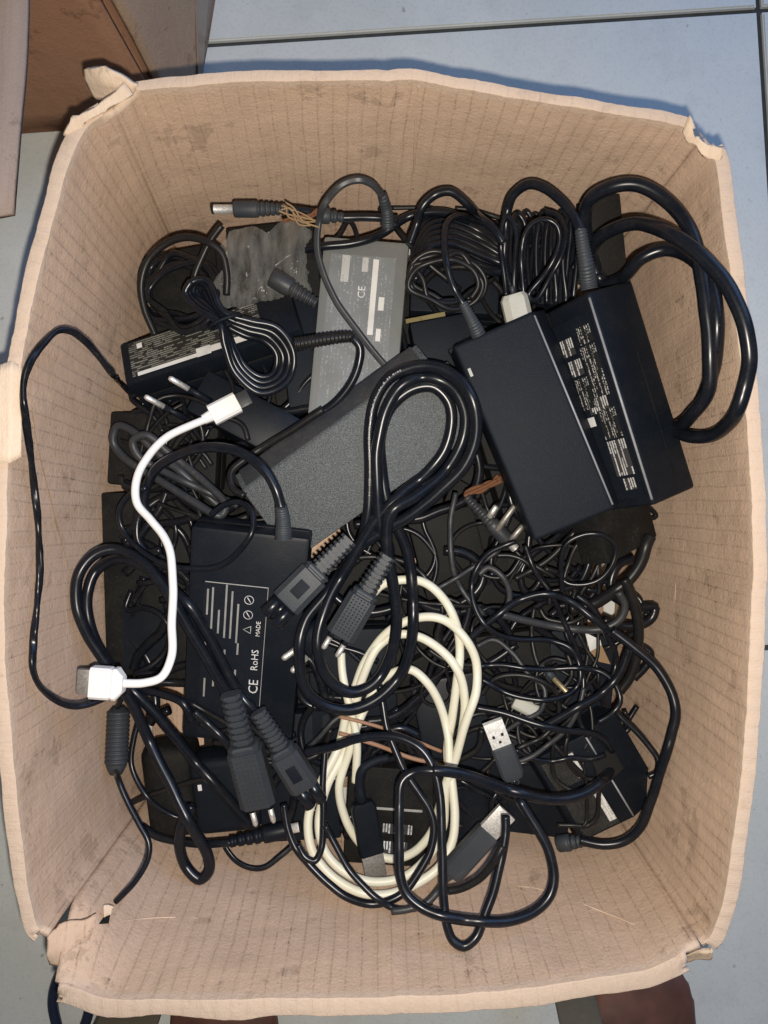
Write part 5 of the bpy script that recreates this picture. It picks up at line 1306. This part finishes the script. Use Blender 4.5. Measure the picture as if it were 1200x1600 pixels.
lump('torn_fibre', [[(160, 1418, .262), (170, 1414, .260), (178, 1416, .259)], [(163, 1436, .264), (172, 1432, .263), (178, 1430, .262)]], 'card_torn', .001, .001, 41)
# ------------------------------------------------------------------ 13. outside the box: floor cable and the person standing at the front
me = tube_mesh([Vector((*p[:2], ZF + .0085)) for p in [U(*q, ZF + .008) for q in [tuple(c) for c in catmull([(140, 1480), (108, 1500), (90, 1530), (83, 1562), (87, 1592), (98, 1622), (118, 1632), (134, 1598), (142, 1570)], 5)]]], .0042, 10)
o = link('floor_cable', me, MAT['blue_floor_cord']); tag(o, 'dark blue cable looping on the floor at the lower left box corner', 'cable', 'loose cables')

def person():
    root = empty('person', (0.03, -.50, ZF), 'person standing barefoot at the front edge of the box, only the feet in view', 'person')
    def foot(x, yaw):
        # toes under the front flap, heel and shin out of the frame
        bm = bmesh.new(); rings = []
        secs = [(.125, .030, .018, .010), (.115, .040, .022, .012), (.085, .046, .030, .016), (.045, .044, .040, .022), (.0, .037, .052, .030), (-.04, .033, .062, .040), (-.08, .034, .060, .036), (-.105, .030, .046, .026), (-.118, .018, .030, .020)]
        for (y, w, h, zc) in secs:
            ring = []
            for k in range(14):
                a = 2 * math.pi * k / 14; ring.append(bm.verts.new(Vector((w * math.cos(a), y, max(.002, h * .5 + h * .5 * math.sin(a))))))
            rings.append(ring)
        for i in range(len(rings) - 1):
            for k in range(14): bm.faces.new((rings[i][k], rings[i][(k + 1) % 14], rings[i + 1][(k + 1) % 14], rings[i + 1][k]))
        bm.faces.new(rings[0]); bm.faces.new(rings[-1][::-1])
        # shin grows from the ankle
        top = []
        for (z, rx, ry, yc) in ((.050, .030, .040, -.060), (.085, .029, .034, -.062), (.16, .034, .040, -.066), (.28, .046, .054, -.075), (.40, .050, .056, -.078)):
            top.append([bm.verts.new(Vector((rx * math.cos(2 * math.pi * k / 14), yc + ry * math.sin(2 * math.pi * k / 14), z))) for k in range(14)])
        for i in range(len(top) - 1):
            for k in range(14): bm.faces.new((top[i][k], top[i][(k + 1) % 14], top[i + 1][(k + 1) % 14], top[i + 1][k]))
        bm.faces.new(top[0][::-1]); bm.faces.new(top[-1])
        for t in range(5):      # toes
            tx = (-.030 + .0145 * t); R_ = (.0115, .0085, .008, .0075, .007)[t]; ln = (.030, .030, .026, .021, .015)[t]
            q = bmesh.ops.create_uvsphere(bm, u_segments=10, v_segments=6, radius=1.0)
            for v in q['verts']: v.co = Vector((tx + v.co.x * R_, .122 + v.co.y * ln - t * .004, .010 + v.co.z * R_ * .9))
        me = from_bm(bm)
        me.transform(Matrix.Translation((x, -.495, ZF + .002)) @ Matrix.Rotation(yaw, 4, 'Z'))
        o = link('foot', me, MAT['skin'], root)
        o.modifiers.new('round', 'REMESH').voxel_size = .004
        o.modifiers['round'].use_smooth_shade = True
        sm = o.modifiers.new('soft', 'SMOOTH'); sm.iterations = 6
    foot(U(365, 1600, ZF + .02).x, .10); foot(U(985, 1600, ZF + .02).x, -.12)
    # loose trouser hems beside the feet
    def hem(x0, x1, yy_):
        a, b = U(x0, yy_, ZF + .03), U(x1, yy_, ZF + .03)
        panel('trouser_hem', root, MAT['cloth'], (Vector((a.x, a.y + .012, ZF + .010)), Vector((b.x, b.y + .012, ZF + .012)), Vector((b.x, b.y - .075, ZF + .26)), Vector((a.x, a.y - .075, ZF + .26))), .003, 16, 16, .009, seed=x0)
    hem(165, 262, 1570); hem(856, 918, 1530)
person()
